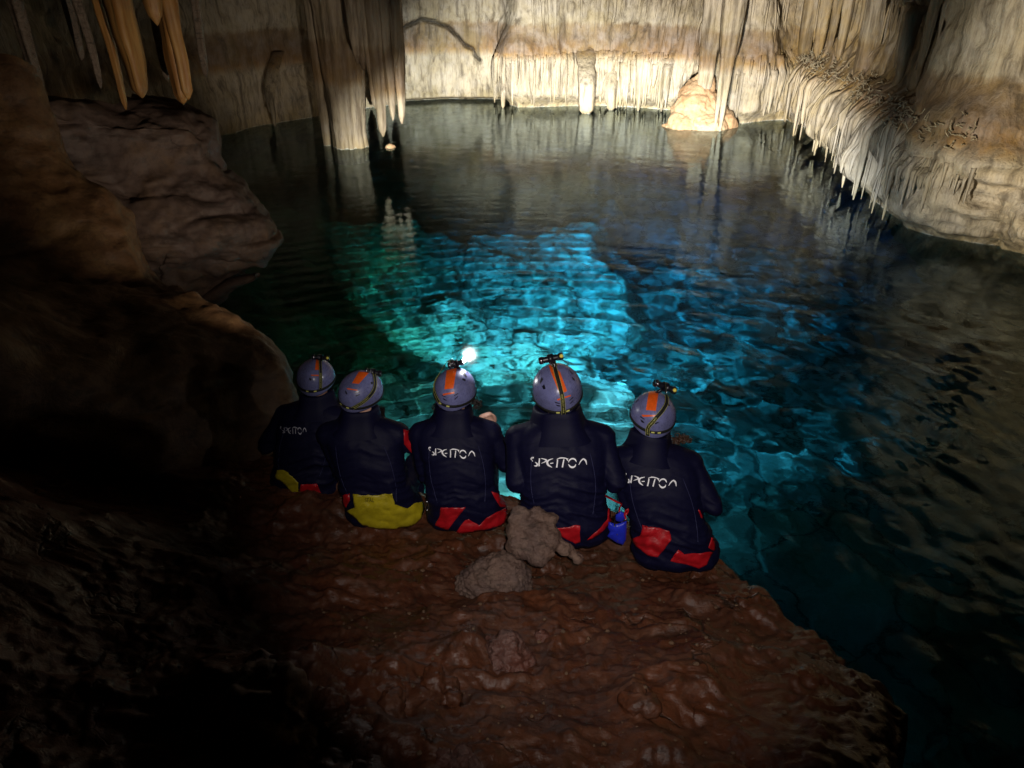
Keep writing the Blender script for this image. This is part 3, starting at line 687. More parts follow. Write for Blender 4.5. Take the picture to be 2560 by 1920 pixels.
for (p0, p1, cnt, zt, zp, rr_, lb, gp) in ZONES:
    s0, s1 = s_of(p0), s_of(p1); i0, i1 = np.searchsorted(S_, s0), np.searchsorted(S_, s1)
    total = cnt * 5
    for q in range(total):
        si = rng.randrange(min(i0, i1), max(i0, i1)); big = q < cnt
        r = rng.uniform(*rr_) * rng.choice((.7, 1, 1, 1.35)) * (1 if big else .5); a = rng.uniform(*zt); b = rng.uniform(*zp)
        if not big: b = a - (a - b) * rng.uniform(.3, .9)
        if a - b < .15: b = a - .2
        n = 11 if big else 6; p = fringe_path(si, a, b, n, r * .6)
        # droop: keep the lower third vertical
        t = np.linspace(0, 1, n); rad = r * (1 - t) ** .55 + r * .22; rad[0] *= 1.3
        v_, f_ = stal_mesh('stalactite', p, rad, 8 if big else 5, 3, .15, rng.randrange(900))
        if big:
            fx = proj(p[-1])[0]; t3 = (fx - p0) / (p1 - p0); wh = ('at its left end', 'around its middle', 'at its right end')[min(2, max(0, int(t3 * 3)))]; ln = 'long' if (a - b) > (zt[0] + zt[1] - zp[0] - zp[1]) / 2 else 'short'
            lb_ = (ln + ' ' + lb.replace('thin ', '').replace('short ', '') + ', ' + wh); gp_ = gp + ', ' + ln + ' ones ' + wh
            o_ = p[-1]; o = link('stalactite', mesh('stalactite', v_ - o_, f_), CAVE); o.location = o_; tag(o, lb_, 'stalactite', gp_)
        else: SMALL.add(v_, f_)
o = SMALL.build('stalactite_fringe', CAVE); tag(o, 'dense fringe of tiny stalactites along the far and right walls', kind='stuff')
# tangle of mineral twigs on the right shelf
TW = MB()
i0, i1 = np.searchsorted(S_, s_of(788)), np.searchsorted(S_, s_of(955))
for q in range(520):
    si = rng.randrange(i0, i1); fr = (si - i0) / (i1 - i0); z = rng.gauss(1.50 - .05 * fr, .09)
    o_ = np.interp(z, zrow, off[:, si]) + rng.uniform(0, .10)
    p = [np.array([SP_[si, 0] + NR[si, 0] * o_, SP_[si, 1] + NR[si, 1] * o_, z])]
    d = np.array([rng.gauss(0, 1) + NR[si, 0] * .6, rng.gauss(0, 1) + NR[si, 1] * .6, rng.gauss(0, .7)]); d /= np.linalg.norm(d)
    for k_ in range(5):
        d = d + np.array([rng.gauss(0, .5) for _ in range(3)]); d /= np.linalg.norm(d); p.append(p[-1] + d * rng.uniform(.012, .035))
    TW.tube(p, np.linspace(.011, .004, 6), 4)
o = TW.build('mineral_twigs', flat('pale_mineral_twig', (.34, .29, .20), .7, .2, (30, .4, .004))); tag(o, 'tangle of twig like mineral growths on top of the right shelf', kind='stuff')

# ------------------------------------------------------------------ rocks on the ledge
def seat(px, py, lift=0.0):
    p = ledge_hit(px, py); return p + np.array([0, 0, lift])
def pb(px, py, y, r): return (tuple(at_y(px, py, y)), r)
GR = MB(); rg4 = random.Random(77)
for q in range(620):
    x_, y_ = rg4.uniform(-1.3, 1.6), rg4.uniform(1.3, 3.4); h = ledge_bvh.ray_cast(Vector((x_, y_, 3)), Vector((0, 0, -1)))
    if h[0] is None or h[1].z < .75: continue
    r_ = .0035 + .009 * rg4.random() ** 4; GR.ball((x_, y_, h[0].z + r_ * .3), (r_ * rg4.uniform(.8, 1.5), r_, r_ * .7), 6, 4)
o = GR.build('grit', rock_material('pale_grit', (.20, .11, .06), (.13, .08, .05), (.30, .20, .12), .6, 9, .3)); tag(o, 'grit and tiny stone chips lying on the brown ledge', kind='stuff')
blob('rock', [pb(522, 519, 2.92, 0.063), pb(538, 514, 2.95, 0.055), pb(550, 520, 2.93, 0.046), pb(534, 532, 2.88, 0.076), pb(522, 545, 2.84, 0.071), pb(552, 538, 2.86, 0.059), pb(566, 548, 2.85, 0.050), pb(575, 556, 2.84, 0.046), pb(540, 552, 2.8, 0.067), pb(520, 530, 2.9, 0.067)],
     PALE, 'knobbly pale rock stump standing behind the tallest sitting person', 'rock', .009, .022, 7, 2, fine=.007)
c = seat(497, 590); blob('rock', [((c[0] + dx, c[1] + dy, c[2] + dz), r) for dx, dy, dz, r in ((.03, .02, .06, .135), (-.05, .02, .05, .12), (.07, .03, .03, .11), (-.13, .04, .0, .09))],
     PALE, 'rounded wrinkled grey rock in the middle of the ledge', 'rock', .008, .010, 9, 12, fine=.011)
c = seat(505, 660); blob('rock', [((c[0] + dx, c[1] + dy, c[2] + dz), r) for dx, dy, dz, r in ((0, .02, .02, .085), (-.05, .05, .01, .06), (.05, .0, 0, .065), (-.02, -.05, -.02, .07), (-.075, .0, 0, .035), (.06, -.05, -.03, .05))],
     RED, 'wet reddish rock with glints below the round grey one', 'rock', .008, .018, 13, 22, fine=.008)
c = seat(541, 637); blob('rock', [((c[0], c[1], c[2]), .032), ((c[0] + .02, c[1] - .01, c[2] - .01), .026)], RED, 'fist sized dark red stone right of the wet reddish rock', 'rock', .007, .008, 25, 23)
c = seat(548, 570); blob('rock', [((c[0], c[1], c[2]), .07), ((c[0] - .02, c[1] + .03, c[2] + .05), .05), ((c[0] + .05, c[1], c[2] - .02), .06)], LEDGE, 'low brown hump at the foot of the pale rock stump', 'rock', .009, .014, 12, 24)
OCHRE = rock_material('ochre_flake', (.42, .22, .07), (.30, .16, .08), (.5, .34, .16), .5, 6, .3)
c = seat(459, 588); blob('stone', [((c[0], c[1], c[2] + .005), (.016, .014, .03)), ((c[0] + .008, c[1], c[2] - .01), (.014, .012, .02))], OCHRE, 'small ochre flake of stone beside the round grey rock', 'stone', .004, .006, 40, 25)
c = seat(262, 715); blob('rock', [((c[0] + dx, c[1] + dy, c[2] + dz), r) for dx, dy, dz, r in ((0, 0, -.02, .13), (.07, .05, .02, .09), (-.09, -.03, -.05, .11), (.06, -.05, -.06, .10), (-.02, .06, .0, .1))],
     SLOPE, 'large tilted brown boulder low on the dark left of the ledge', 'rock', .011, .025, 7, 26, fine=.007, ridge=True)
c = seat(328, 705); blob('rock', [((c[0] + dx, c[1] + dy, c[2] + dz), r) for dx, dy, dz, r in ((0, 0, 0, .07), (.03, -.03, -.02, .05), (-.03, .02, -.01, .05))], LEDGE, 'rounded brown rock right of the large tilted boulder', 'rock', .009, .016, 12, 27)
c = seat(391, 705); blob('rock', [((c[0] + dx, c[1] + dy, c[2] + dz), r) for dx, dy, dz, r in ((0, 0, 0, .055), (0, -.05, -.03, .065), (.02, .03, 0, .04))], LEDGE, 'stubby brown hump between round rock and finger shaped ridge', 'rock', .009, .014, 12, 28)
c = seat(437, 695); blob('rock', [((c[0] + dx, c[1] + dy, c[2] + dz), r) for dx, dy, dz, r in ((-.02, .09, .01, .035), (-.015, .04, .0, .045), (-.02, -.02, -.02, .05), (.05, .06, -.01, .03), (.06, -.0, -.02, .035))], LEDGE, 'finger shaped wet ridge of rock left of the wet reddish rock', 'rock', .008, .012, 14, 29)
c = seat(455, 758); blob('rock', [((c[0] + dx, c[1] + dy, c[2] + dz), r) for dx, dy, dz, r in ((-.04, 0, 0, .03), (.03, .01, 0, .035), (0, -.03, -.01, .03), (.07, -.02, 0, .025))], RED, 'cluster of small red pebbles fused at the bottom edge', 'rock', .007, .008, 22, 30)
for k_, (px, py, r, lb) in enumerate(((636, 700, .05, 'small crusted rock in the lower right part of the ledge'), (700, 575, .045, 'worn brown stone behind the rightmost sitting person'), (740, 600, .06, 'flat brown rock near the right rim of the ledge'), (648, 625, .035, 'small reddish ridge stone right of centre on the ledge'))):
    c = seat(px, py); blob('rock', [((c[0], c[1], c[2] - .4 * r), (r * 1.3, r, r * .8)), ((c[0] + r, c[1] - .3 * r, c[2] - .5 * r), r * .8)], LEDGE, lb, 'rock', .009, .014, 15, 40 + k_)
# ------------------------------------------------------------------ PEOPLE
from mathutils.geometry import delaunay_2d_cdt
CAMV = Vector((0, 0, CH))
def cast(bvh, px, py):
    d = Vector(ray(px, py)).normalized(); h = bvh.ray_cast(CAMV, d)
    return (None, None) if h[0] is None else (np.array(h[0]), np.array(h[1]))
def bvh_of(o):
    return BVHTree.FromPolygons([(o.matrix_world @ v.co)[:] for v in o.data.vertices] if False else [v.co[:] for v in o.data.vertices], [p.vertices[:] for p in o.data.polygons])
def decal(polys, bvh, offset, spacing, thick=0.0, wr=0.0, seed=0):
    """lay flat shapes, traced on the back of the figure, onto its surface -> verts, faces"""
    V, Fc = [], []
    for poly in polys:
        poly = [tuple(p) for p in poly]; dense = []
        for i in range(len(poly)):
            a = np.array(poly[i]); b = np.array(poly[(i + 1) % len(poly)]); n = max(1, int(np.linalg.norm(b - a) / spacing))
            dense += [tuple(a + (b - a) * k / n) for k in range(n)]
        A = np.array(dense); x0, y0 = A.min(0); x1, y1 = A.max(0)
        gx, gy = np.meshgrid(np.arange(x0, x1, spacing), np.arange(y0, y1, spacing)); G = np.stack([gx.ravel(), gy.ravel()], -1)
        ins = sdist(G[:, 0], G[:, 1], A); G = G[ins > spacing * .5]
        pts2 = [Vector(p) for p in dense] + [Vector(p) for p in G.tolist()]
        r = delaunay_2d_cdt(pts2, [], [list(range(len(dense)))], 1, 1e-5)
        idx = {}; base = len(V)
        for i, p in enumerate(r[0]):
            h, n = cast(bvh, p.x, p.y)
            if h is None: continue
            if n.dot(np.array(ray(p.x, p.y))) > 0: n = -n
            idx[i] = len(V); V.append(h + n * offset)
        for f_ in r[2]:
            if all(i in idx for i in f_):
                q = [idx[i] for i in f_]; P = [V[i] for i in q]
                if max(np.linalg.norm(P[a] - P[a - 1]) for a in range(len(P))) < .09: Fc.append(q)
    V = np.array(V)
    if wr and len(V): V = V + np.stack([noise(V * 22, seed) * 0, noise(V * 22, seed + 1), noise(V * 22, seed + 2) * .5], -1) * wr
    return V, Fc
def part(name, V, Fc, mat, parent, org, thick=0.0):
    if len(Fc) == 0: return None
    V = np.asarray(V); used = sorted({i for q in Fc for i in q}); mp = {a: b for b, a in enumerate(used)}
    me = mesh(name, V[used] - org, [[mp[i] for i in q] for q in Fc])
    if thick:
        tmp = bpy.data.objects.new('t', me); COL.objects.link(tmp); md = tmp.modifiers.new('s', 'SOLIDIFY'); md.thickness = thick; md.offset = 0
        me2 = bpy.data.meshes.new_from_object(tmp.evaluated_get(bpy.context.evaluated_depsgraph_get())); bpy.data.objects.remove(tmp); me2.name = name; me = me2; me.materials.clear()
    return link(name, me, mat, parent)
def mbpart(name, m, mats, parent, org):
    o = m.build(name, mats, parent); o.data.transform(Matrix.Translation(Vector(-np.asarray(org)))); return o
def stroke(pts_, w_):
    p = np.array(pts_, float); n = len(p); w_ = np.interp(np.linspace(0, 1, n), np.linspace(0, 1, len(w_)), w_)
    t = np.gradient(p, axis=0); t /= np.linalg.norm(t, axis=1, keepdims=True) + 1e-9; q = np.stack([-t[:, 1], t[:, 0]], -1)
    return np.vstack([p + q * w_[:, None] / 2, (p - q * w_[:, None] / 2)[::-1]])
def smooth_pl(p, n=14):
    return interp_patch(np.array(p, float)[:, None, :].repeat(2, 1), n, 2)[:, 0]
# letters of the back print, traced flat: units of the photographed print, x 660..1400, y about 145..310
GL = [([(700, 145), (676, 150), (668, 168), (688, 200)], (16, 22, 12, 3)), ([(716, 210), (738, 228), (746, 250), (728, 264), (700, 258)], (4, 16, 22, 16, 3)),
      ([(776, 162), (770, 215), (768, 270)], (13, 14, 14)), ([(798, 163), (845, 178), (868, 196), (845, 214), (798, 232)], (4, 12, 20, 11, 3)),
      ([(955, 175), (905, 190), (876, 218), (890, 262), (938, 296)], (4, 14, 24, 22, 4)), ([(915, 240), (957, 236)], (10, 9)),
      ([(1014, 192), (1008, 245), (998, 302)], (12, 14, 15)), ([(1002, 188), (1050, 172), (1105, 176), (1158, 190)], (3, 13, 13, 4)),
      ([(1098, 194), (1086, 245), (1074, 304)], (12, 14, 15)), ([(1132, 182), (1142, 200), (1150, 220)], (14, 12, 4)),
      ([(1156, 240), (1172, 208), (1208, 190), (1244, 204), (1262, 240)], (3, 15, 17, 18, 4)), ([(1154, 264), (1175, 296), (1206, 312), (1240, 298), (1252, 268)], (3, 18, 22, 16, 3)),
      ([(1290, 282), (1318, 234), (1352, 200)], (4, 13, 14)), ([(1350, 198), (1382, 226), (1396, 286)], (16, 20, 4))]
def print_polys(o_, ux, uy):
    out = []
    for p, w_ in GL:
        q = smooth_pl(p, 10) if len(p) > 2 else np.array(p, float); s_ = stroke(q, [x_ * 1.15 + 1 for x_ in w_])
        u = (s_[:, 0] - 660) / 740; v = (s_[:, 1] - 145 - (s_[:, 0] - 660) * .06) / 120
        out.append(np.array(o_) + u[:, None] * np.array(ux) + v[:, None] * np.array(uy))
    return out

def A1(pts_): return [(264 + x / 8.64, 344 + y / 8.64) for x, y in pts_]
def A2(pts_): return [(480 + x / 8.64, 344 + y / 8.64) for x, y in pts_]
def A4(pts_): return [(576 + x / 13.825, 464 + y / 13.825) for x, y in pts_]
def H4(pts_): return [(520 + x * .0482, 348 + y * .0482) for x, y in pts_]
def H5(pts_): return [(616 + x * .0482, 372 + y * .0482) for x, y in pts_]
def H3(pts_): return [(424 + x * .0482, 348 + y * .0482) for x, y in pts_]

def helmet_points(W, ax, s=1.0, n=40, m=64, inner=0.0):
    """helmet shell around W; ax = 3x3 matrix of right, forward, up"""
    ph = np.linspace(0, 2 * math.pi, m, endpoint=False)
    back = np.clip(-np.sin(ph), 0, 1); front = np.clip(np.sin(ph), 0, 1)
    tm = R(104) + R(24) * back ** 1.5 - R(10) * front + 0 * ph
    P = np.zeros((n, m, 3))
    for i in range(n):
        th = tm * (i / (n - 1)) ** .85
        st = np.sin(th); r = np.where(th < math.pi / 2, st, 1 - .55 * (1 - st))
        a = (.117 - inner) * s; b = (.138 - inner) * s; h = (.118 - inner) * s
        # gentle flare of the lower rim, faint crown facets
        k = 1 + .012 * np.cos(4 * ph) * st ** 2
        P[i, :, 0] = a * r * k * np.cos(ph); P[i, :, 1] = b * r * k * np.sin(ph); P[i, :, 2] = h * np.cos(th) * (1 + .12 * (th > math.pi / 2))
    return W + P @ ax

def person(idx, cfg):
    Hp = cfg['hip']; W = cfg['head']; s = cfg.get('s', 1.0)
    yaw = R(cfg.get('yaw', 0)); fw = np.array([math.sin(-yaw), math.cos(yaw), 0]); rt = np.array([math.cos(yaw), -math.sin(-yaw), 0]); rt = np.cross(fw, [0, 0, 1]); up = np.array([0, 0, 1.])
    hy = R(cfg.get('hyaw', 0)); hp = R(cfg.get('hpitch', 8)); hr = R(cfg.get('hroll', 0))
    M = Matrix.Rotation(hy, 3, 'Z') @ Matrix.Rotation(hr, 3, 'Y') @ Matrix.Rotation(-hp, 3, 'X'); ax = np.array(M).T   # rows: right, forward, up
    hrt, hfw, hup = ax
    org = np.array([Hp[0], Hp[1], Hp[2] - .12 * s])
    root = empty('person', org); tag(root, cfg['label'], 'person', 'people sitting on the ledge')
    L = lambda r, f_, u: Hp + s * (r * rt + f_ * fw + u * up)
    # ---- body: one continuous surface
    b = MB()
    N = W - .172 * s * hup * .45 - .172 * s * up * .6 - .02 * fw + .0 * hfw
    mid = (Hp + N) / 2 - .055 * s * fw
    ts = np.linspace(0, 1, 26); C = ((1 - ts) ** 2)[:, None] * (Hp + np.array([0, 0, -.02])) + (2 * ts * (1 - ts))[:, None] * (2 * mid - (Hp + N) / 2) + (ts ** 2)[:, None] * N
    wd = np.interp(ts, [0, .12, .35, .58, .78, .88, .95, 1], np.array([.212, .214, .196, .205, .222, .220, .180, .105]) * cfg.get('wide', 1)) * s
    dp = np.interp(ts, [0, .12, .35, .58, .78, .88, .95, 1], [.140, .140, .122, .128, .122, .110, .100, .090]) * s
    a = np.linspace(0, 2 * math.pi, 28, endpoint=False); T, _, _ = frames(C); ring = []
    for i in range(26):
        fd = np.cross(T[i], rt) * -1; fd = fd if fd.dot(fw) > 0 else -fd
        ca, sa = np.cos(a), np.sin(a); e = .82
        ring.append(C[i] + wd[i] * (np.sign(ca) * np.abs(ca) ** e)[:, None] * rt + dp[i] * (np.sign(sa) * np.abs(sa) ** e)[:, None] * fd)
    ring = np.array(ring); f = gridfaces(26, 28, True).tolist(); f.append(list(range(28))[::-1]); f.append([25 * 28 + q for q in range(28)])
    b.add(ring.reshape(-1, 3), f)
    b.ball(Hp + np.array([0, 0, -.02]) * s - .0 * fw, (.222 * s * cfg.get('wide', 1), .150 * s, .11 * s))
    for sg in (-1, 1): b.ball(Hp + sg * .115 * s * rt + np.array([0, 0, -.035]) * s + .02 * fw, (.128 * s, .150 * s, .100 * s))
    sh = C[22]
    # neck and head
    b.cap2(N - .03 * up, W - .06 * hup, .068 * s, .062 * s)
    b.ball(W - .02 * hup, 1, 20, 14, M=np.stack([hrt * .080 * s, hfw * .098 * s, hup * .112 * s], 1))
    b.ball(W - .075 * hup + .055 * hfw, 1, 14, 10, M=np.stack([hrt * .052 * s, hfw * .048 * s, hup * .050 * s], 1))     # jaw
    b.cap2(W - .015 * hup + .094 * hfw, W - .042 * hup + .112 * hfw, .008, .013)                                     # nose
    for sg in (-1, 1):
        b.ball(W - .035 * hup + sg * .082 * hrt - .005 * hfw, 1, 10, 8, M=np.stack([hrt * .010, hfw * .018, hup * .030], 1))      # ears
        b.ball(W - .086 * hup + .096 * hfw + sg * .010 * hrt, (.013, .008, .007))                                     # lips
    # legs
    for sg, kn in ((-1, cfg.get('kl', (-.13, .46, .0))), (1, cfg.get('kr', (.13, .46, .0)))):
        hip_ = L(sg * .095, .02, -.02); knee = L(*kn); ank = knee + s * (.03 * fw - .40 * up + sg * .01 * rt)
        b.cap2(hip_, knee, .088 * s, .058 * s); b.cap2(knee, ank, .056 * s, .040 * s); b.cap2(ank - .03 * up, ank + .14 * fw - .05 * up, .042 * s, .032 * s)
    # arms
    for sg, key in ((-1, 'al'), (1, 'ar')):
        el, wr_, hd = cfg[key]                              # elbow and wrist in local coordinates, hand direction
        S0 = sh + sg * .197 * s * rt * cfg.get('wide', 1) - .015 * up; E_ = L(*el); Wr = L(*wr_)
        b.cap2(sh + sg * .08 * rt, S0, .095 * s, .074 * s); b.cap2(S0, E_, .066 * s, .050 * s); b.cap2(E_, Wr, .046 * s, .031 * s)
        hd = np.array(hd, float); hd = hd[0] * rt + hd[1] * fw + hd[2] * up; hd /= np.linalg.norm(hd)
        side = np.cross(hd, fw if abs(hd.dot(fw)) < .9 else up); side /= np.linalg.norm(side); nrm = np.cross(side, hd)
        curl = cfg.get('curl' + key[1], .5)
        b.add(*_palm(Wr, hd, side, nrm, s))
        for k_ in range(4):
            o_ = (k_ - 1.5) * .0195 * s; ln = (.062, .074, .070, .055)[k_] * s; p0 = Wr + hd * .082 * s + side * o_
            ang = np.cumsum([.25 + curl * .4, curl * .9, curl * .7]); p = [Wr + hd * .05 * s + side * o_ * .9, p0]
            for q, an in enumerate(ang): p.append(p[-1] + ln * (.46, .30, .24)[q] * (hd * math.cos(an) - nrm * math.sin(an) + side * .04 * (k_ - 1.5)))
            b.tube(p, [.0095, .0095, .009, .0085, .0075], 8); b.ball(p[-1], .0075)
        tp = [Wr + hd * .02 * s - side * .022 * s * sg, Wr + hd * .048 * s - side * .045 * s * sg - nrm * .008, Wr + hd * .072 * s - side * .050 * s * sg - nrm * .018, Wr + hd * .092 * s - side * .042 * s * sg - nrm * .026]
        b.tube(tp, [.014, .0125, .011, .009], 8); b.ball(tp[-1], .009)
        cfg['w' + key[1]] = Wr; cfg['hd' + key[1]] = hd
    tmp = b.build('tmp', NEO); md = tmp.modifiers.new('r', 'REMESH'); md.mode = 'VOXEL'; md.voxel_size = .0082
    sm = tmp.modifiers.new('s', 'SMOOTH'); sm.factor = .5; sm.iterations = 4
    me = bpy.data.meshes.new_from_object(tmp.evaluated_get(bpy.context.evaluated_depsgraph_get())); bpy.data.objects.remove(tmp); me.name = 'body'
    n = len(me.vertices); co = np.empty(n * 3); me.vertices.foreach_get('co', co); co = co.reshape(-1, 3); no = np.empty(n * 3); me.vertices.foreach_get('normal', no); no = no.reshape(-1, 3)
    # neoprene folds, strongest at the waist and the armpits
    q = co.copy(); hgt = (co[:, 2] - Hp[2]) / s
    wrk = np.exp(-((hgt - .16) / .12) ** 2) + .35
    folds = fbm(np.stack([q[:, 0] * 5, q[:, 1] * 5, q[:, 2] * 15 + 6 * np.abs(q[:, 0] - W[0])], -1), 3, 60 + idx, ridge=True)
    headz = (co - N) @ up
    co = co + no * (.0105 * wrk * folds * (headz < .02) * (np.linalg.norm(co - cfg['wr'], axis=1) > .16) * (np.linalg.norm(co - cfg['wl'], axis=1) > .16))[:, None]
    me.vertices.foreach_set('co', co.ravel()); me.polygons.foreach_set('use_smooth', [True] * len(me.polygons)); me.materials.clear()
    body = link('body', me, [NEO, SKIN], root)
    pc = np.empty(len(me.polygons) * 3); me.polygons.foreach_get('center', pc); pc = pc.reshape(-1, 3)
    skin = (pc - N) @ hup > .075 * s
    for k_ in 'lr': skin |= ((pc - cfg['w' + k_]) @ cfg['hd' + k_] > .0) & (np.linalg.norm(pc - cfg['w' + k_], axis=1) < .20) & (np.linalg.norm((pc - cfg['w' + k_]) - np.outer((pc - cfg['w' + k_]) @ cfg['hd' + k_], cfg['hd' + k_]), axis=1) < .062) & (np.linalg.norm((pc - Hp - (pc - Hp) @ up[:, None] * 0)[:, :2] - ((N - Hp) * 0)[:2], axis=1) > 0)
    me.polygons.foreach_set('material_index', skin.astype(int)); bv = bvh_of(body); me.transform(Matrix.Translation(Vector(-org)))
    # ---- collar
    cl = MB(); k_ = 30; a = np.linspace(0, 2 * math.pi, k_, endpoint=False); R_ = []
    nd = (W - N); nd /= np.linalg.norm(nd)
    cu = rt - nd * rt.dot(nd); cu /= np.linalg.norm(cu); cv = np.cross(nd, cu)
    cs = cfg.get('collar', 1.0)
    for h_, r_ in ((-.05, .165), (-.02, .142), (.01, .124), (.04, .114), (.065, .108), (.088, .104), (.096, .096), (.088, .086), (.05, .078), (0, .07)):
        rr = r_ * cs * s * (1 + .05 * np.cos(3 * a + idx) + .04 * np.sin(5 * a))
        R_.append(N - .01 * fw + nd * h_ * s + rr[:, None] * (np.cos(a)[:, None] * cu + np.sin(a)[:, None] * cv) + nd * (.008 * np.cos(2 * a + idx))[:, None])
    cl.add(np.array(R_).reshape(-1, 3), gridfaces(len(R_), k_, True).tolist()); mbpart('collar', cl, NEO, root, org)
    # ---- seams on the back
    sm_ = MB()
    for sg in (-1, 1):
        p = []
        for t_ in np.linspace(0, 1, 16):
            P_ = C[0] + (N - C[0]) * (.28 + .58 * t_) + sg * rt * s * (.135 + .02 * math.sin(t_ * 3)) - fw * .5
            h = bv.ray_cast(Vector(P_), Vector(fw)); 
            if h[0] is not None: p.append(np.array(h[0]) - fw * .001)
        if len(p) > 4: sm_.tube(p, .0016, 5); mbpart('seam', sm_, SEAM, root, org); sm_ = MB()
    # ---- head: eyes
    for sg in (-1, 1):
        e = MB(); e.ball(W - .018 * hup + .088 * hfw + sg * .031 * hrt, .0115); mbpart('eye', e, EYE, root, org)
    # ---- helmet
    hm = MB(); P = helmet_points(W, ax, s); Q_ = helmet_points(W, ax, s, inner=.006); n_, m_ = P.shape[:2]
    f = [list(x)[::-1] for x in gridfaces(n_, m_, True)]; hm.add(P.reshape(-1, 3), f); b0 = n_ * m_
    hm.add(Q_.reshape(-1, 3), gridfaces(n_, m_, True).tolist())
    hm.f += [[(n_ - 1) * m_ + i, (n_ - 1) * m_ + (i + 1) % m_, b0 + (n_ - 1) * m_ + (i + 1) % m_, b0 + (n_ - 1) * m_ + i][::-1] for i in range(m_)]; hm.mi = [0] * len(hm.f)
    hel = hm.build('helmet', SHELL, root); hb = bvh_of(hel); hel.data.transform(Matrix.Translation(Vector(-org)))
    # rim band running round the shell
    if cfg.get('ring', True):
        rb = MB(); pth = []
        for ph in np.linspace(0, 2 * math.pi, 49):
            bk = max(0, -math.sin(ph)); zl = -.030 - .030 * bk + .02 * max(0, math.sin(ph)) + cfg.get('ringz', .020)
            d_ = np.array([math.cos(ph) * .9, math.sin(ph), 0]); o_ = W + (d_ * .3 + np.array([0, 0, zl * s])) @ ax; dd_ = -(d_ / np.linalg.norm(d_)) @ ax
            h = hb.ray_cast(Vector(o_), Vector(dd_))
            if h[0] is not None: pth.append(np.array(h[0]) - dd_ * .002)
        pth = np.array(pth); nn = len(pth); wd_ = .0075; c0 = W
        out_ = pth - W; out_ -= np.outer(out_ @ hup, hup); out_ /= np.linalg.norm(out_, axis=1, keepdims=True)
        V = np.concatenate([pth + hup * wd_, pth - hup * wd_, pth + hup * wd_ + out_ * .003, pth - hup * wd_ + out_ * .003]); Fq = []
        for i in range(nn - 1): Fq += [[2 * nn + i, 2 * nn + i + 1, 3 * nn + i + 1, 3 * nn + i], [i, 2 * nn + i, 2 * nn + i + 1, i + 1][::-1], [nn + i, 3 * nn + i, 3 * nn + i + 1, nn + i + 1]]
        rb.add(V, Fq); mbpart('headlamp_band', rb, STRAP, hel, org)
        V2, F2 = [], []
        for i0 in cfg.get('marks', (34, 37)):
            if i0 + 1 < nn:
                b2 = len(V2); V2 += [pth[i0] + out_[i0] * .0042 + hup * .004, pth[i0 + 1] + out_[i0 + 1] * .0042 + hup * .004, pth[i0 + 1] + out_[i0 + 1] * .0042 - hup * .004, pth[i0] + out_[i0] * .0042 - hup * .004]; F2.append([b2, b2 + 1, b2 + 2, b2 + 3])
        if V2: part('band_print', V2, F2, YEL, hel, org)
    part('orange_stripe', *decal([cfg['stripe']], hb, .0009, .6), ORANGE, hel, org)
    part('orange_bar', *decal([cfg['bar']], hb, .0009, .5), ORANGE, hel, org)
    for vp in cfg['vents']:
        p_ = np.array(vp); c_ = p_.mean(0)
        part('vent', *decal([p_], hb, .0006, .35), BLACK, hel, org)
    # lamp strap over the crown
    path2 = smooth_pl(cfg['strap'], 40); hw = cfg.get('strapw', .011)
    P3 = []; N3 = []
    for p in path2:
        h, n__ = cast(hb, *p)
        if h is None or n__.dot(ray(*p)) > 0 or (P3 and P3[-1] is not None and np.linalg.norm(h - P3[-1]) > .05): P3.append(None); N3.append(None)
        else: P3.append(h); N3.append(n__)
    good = [i for i, p in enumerate(P3) if p is not None]
    if good:
        for i in range(len(P3)):
            if P3[i] is None:
                j = min(good, key=lambda k: abs(k - i)); ref = P3[j]; d = ray(*path2[i]); t_ = (ref[1] + .0) / d[1]; P3[i] = np.array([0, 0, CH]) + t_ * d; N3[i] = N3[j]
        P3 = np.array(P3); N3 = np.array(N3); kk = np.array([.25, .5, .25])
        P3[1:-1] = (P3[:-2] + 2 * P3[1:-1] + P3[2:]) / 4; N3[1:-1] = (N3[:-2] + 2 * N3[1:-1] + N3[2:]) / 4; N3 /= np.linalg.norm(N3, axis=1, keepdims=True)
        T3 = np.gradient(P3, axis=0); T3 /= np.linalg.norm(T3, axis=1, keepdims=True); B3 = np.cross(T3, N3); B3 /= np.linalg.norm(B3, axis=1, keepdims=True)
        def strip(o0, o1, lift, th):
            nn = len(P3); V = np.concatenate([P3 + B3 * o0 + N3 * lift, P3 + B3 * o1 + N3 * lift, P3 + B3 * o0 + N3 * (lift - th), P3 + B3 * o1 + N3 * (lift - th)]); Fq = []
            for i in range(nn - 1): Fq += [[i, nn + i, nn + i + 1, i + 1], [2 * nn + i, 2 * nn + i + 1, 3 * nn + i + 1, 3 * nn + i], [i, i + 1, 2 * nn + i + 1, 2 * nn + i], [nn + i, 3 * nn + i, 3 * nn + i + 1, nn + i + 1]]
            return V, Fq
        st = part('headlamp_strap', *strip(-hw, hw, .0055, .003), STRAP, hel, org)
        V, Fq = strip(-hw * .95, -hw * .84, .0062, .001); V2, F2 = strip(hw * .84, hw * .95, .0062, .001)
        # woven words along the strap
        cu_ = bpy.data.curves.new('t', 'FONT'); cu_.body = 'BORN TO EXCEED'; cu_.size = 1; to = bpy.data.objects.new('t', cu_); COL.objects.link(to)
        tm_ = bpy.data.meshes.new_from_object(to.evaluated_get(bpy.context.evaluated_depsgraph_get())); bpy.data.objects.remove(to)
        tv = np.array([v_.co[:2] for v_ in tm_.vertices]); tf = [list(p.vertices) for p in tm_.polygons]
        arc = np.r_[0, np.cumsum(np.linalg.norm(np.diff(P3, axis=0), axis=1))]; tot = arc[-1]
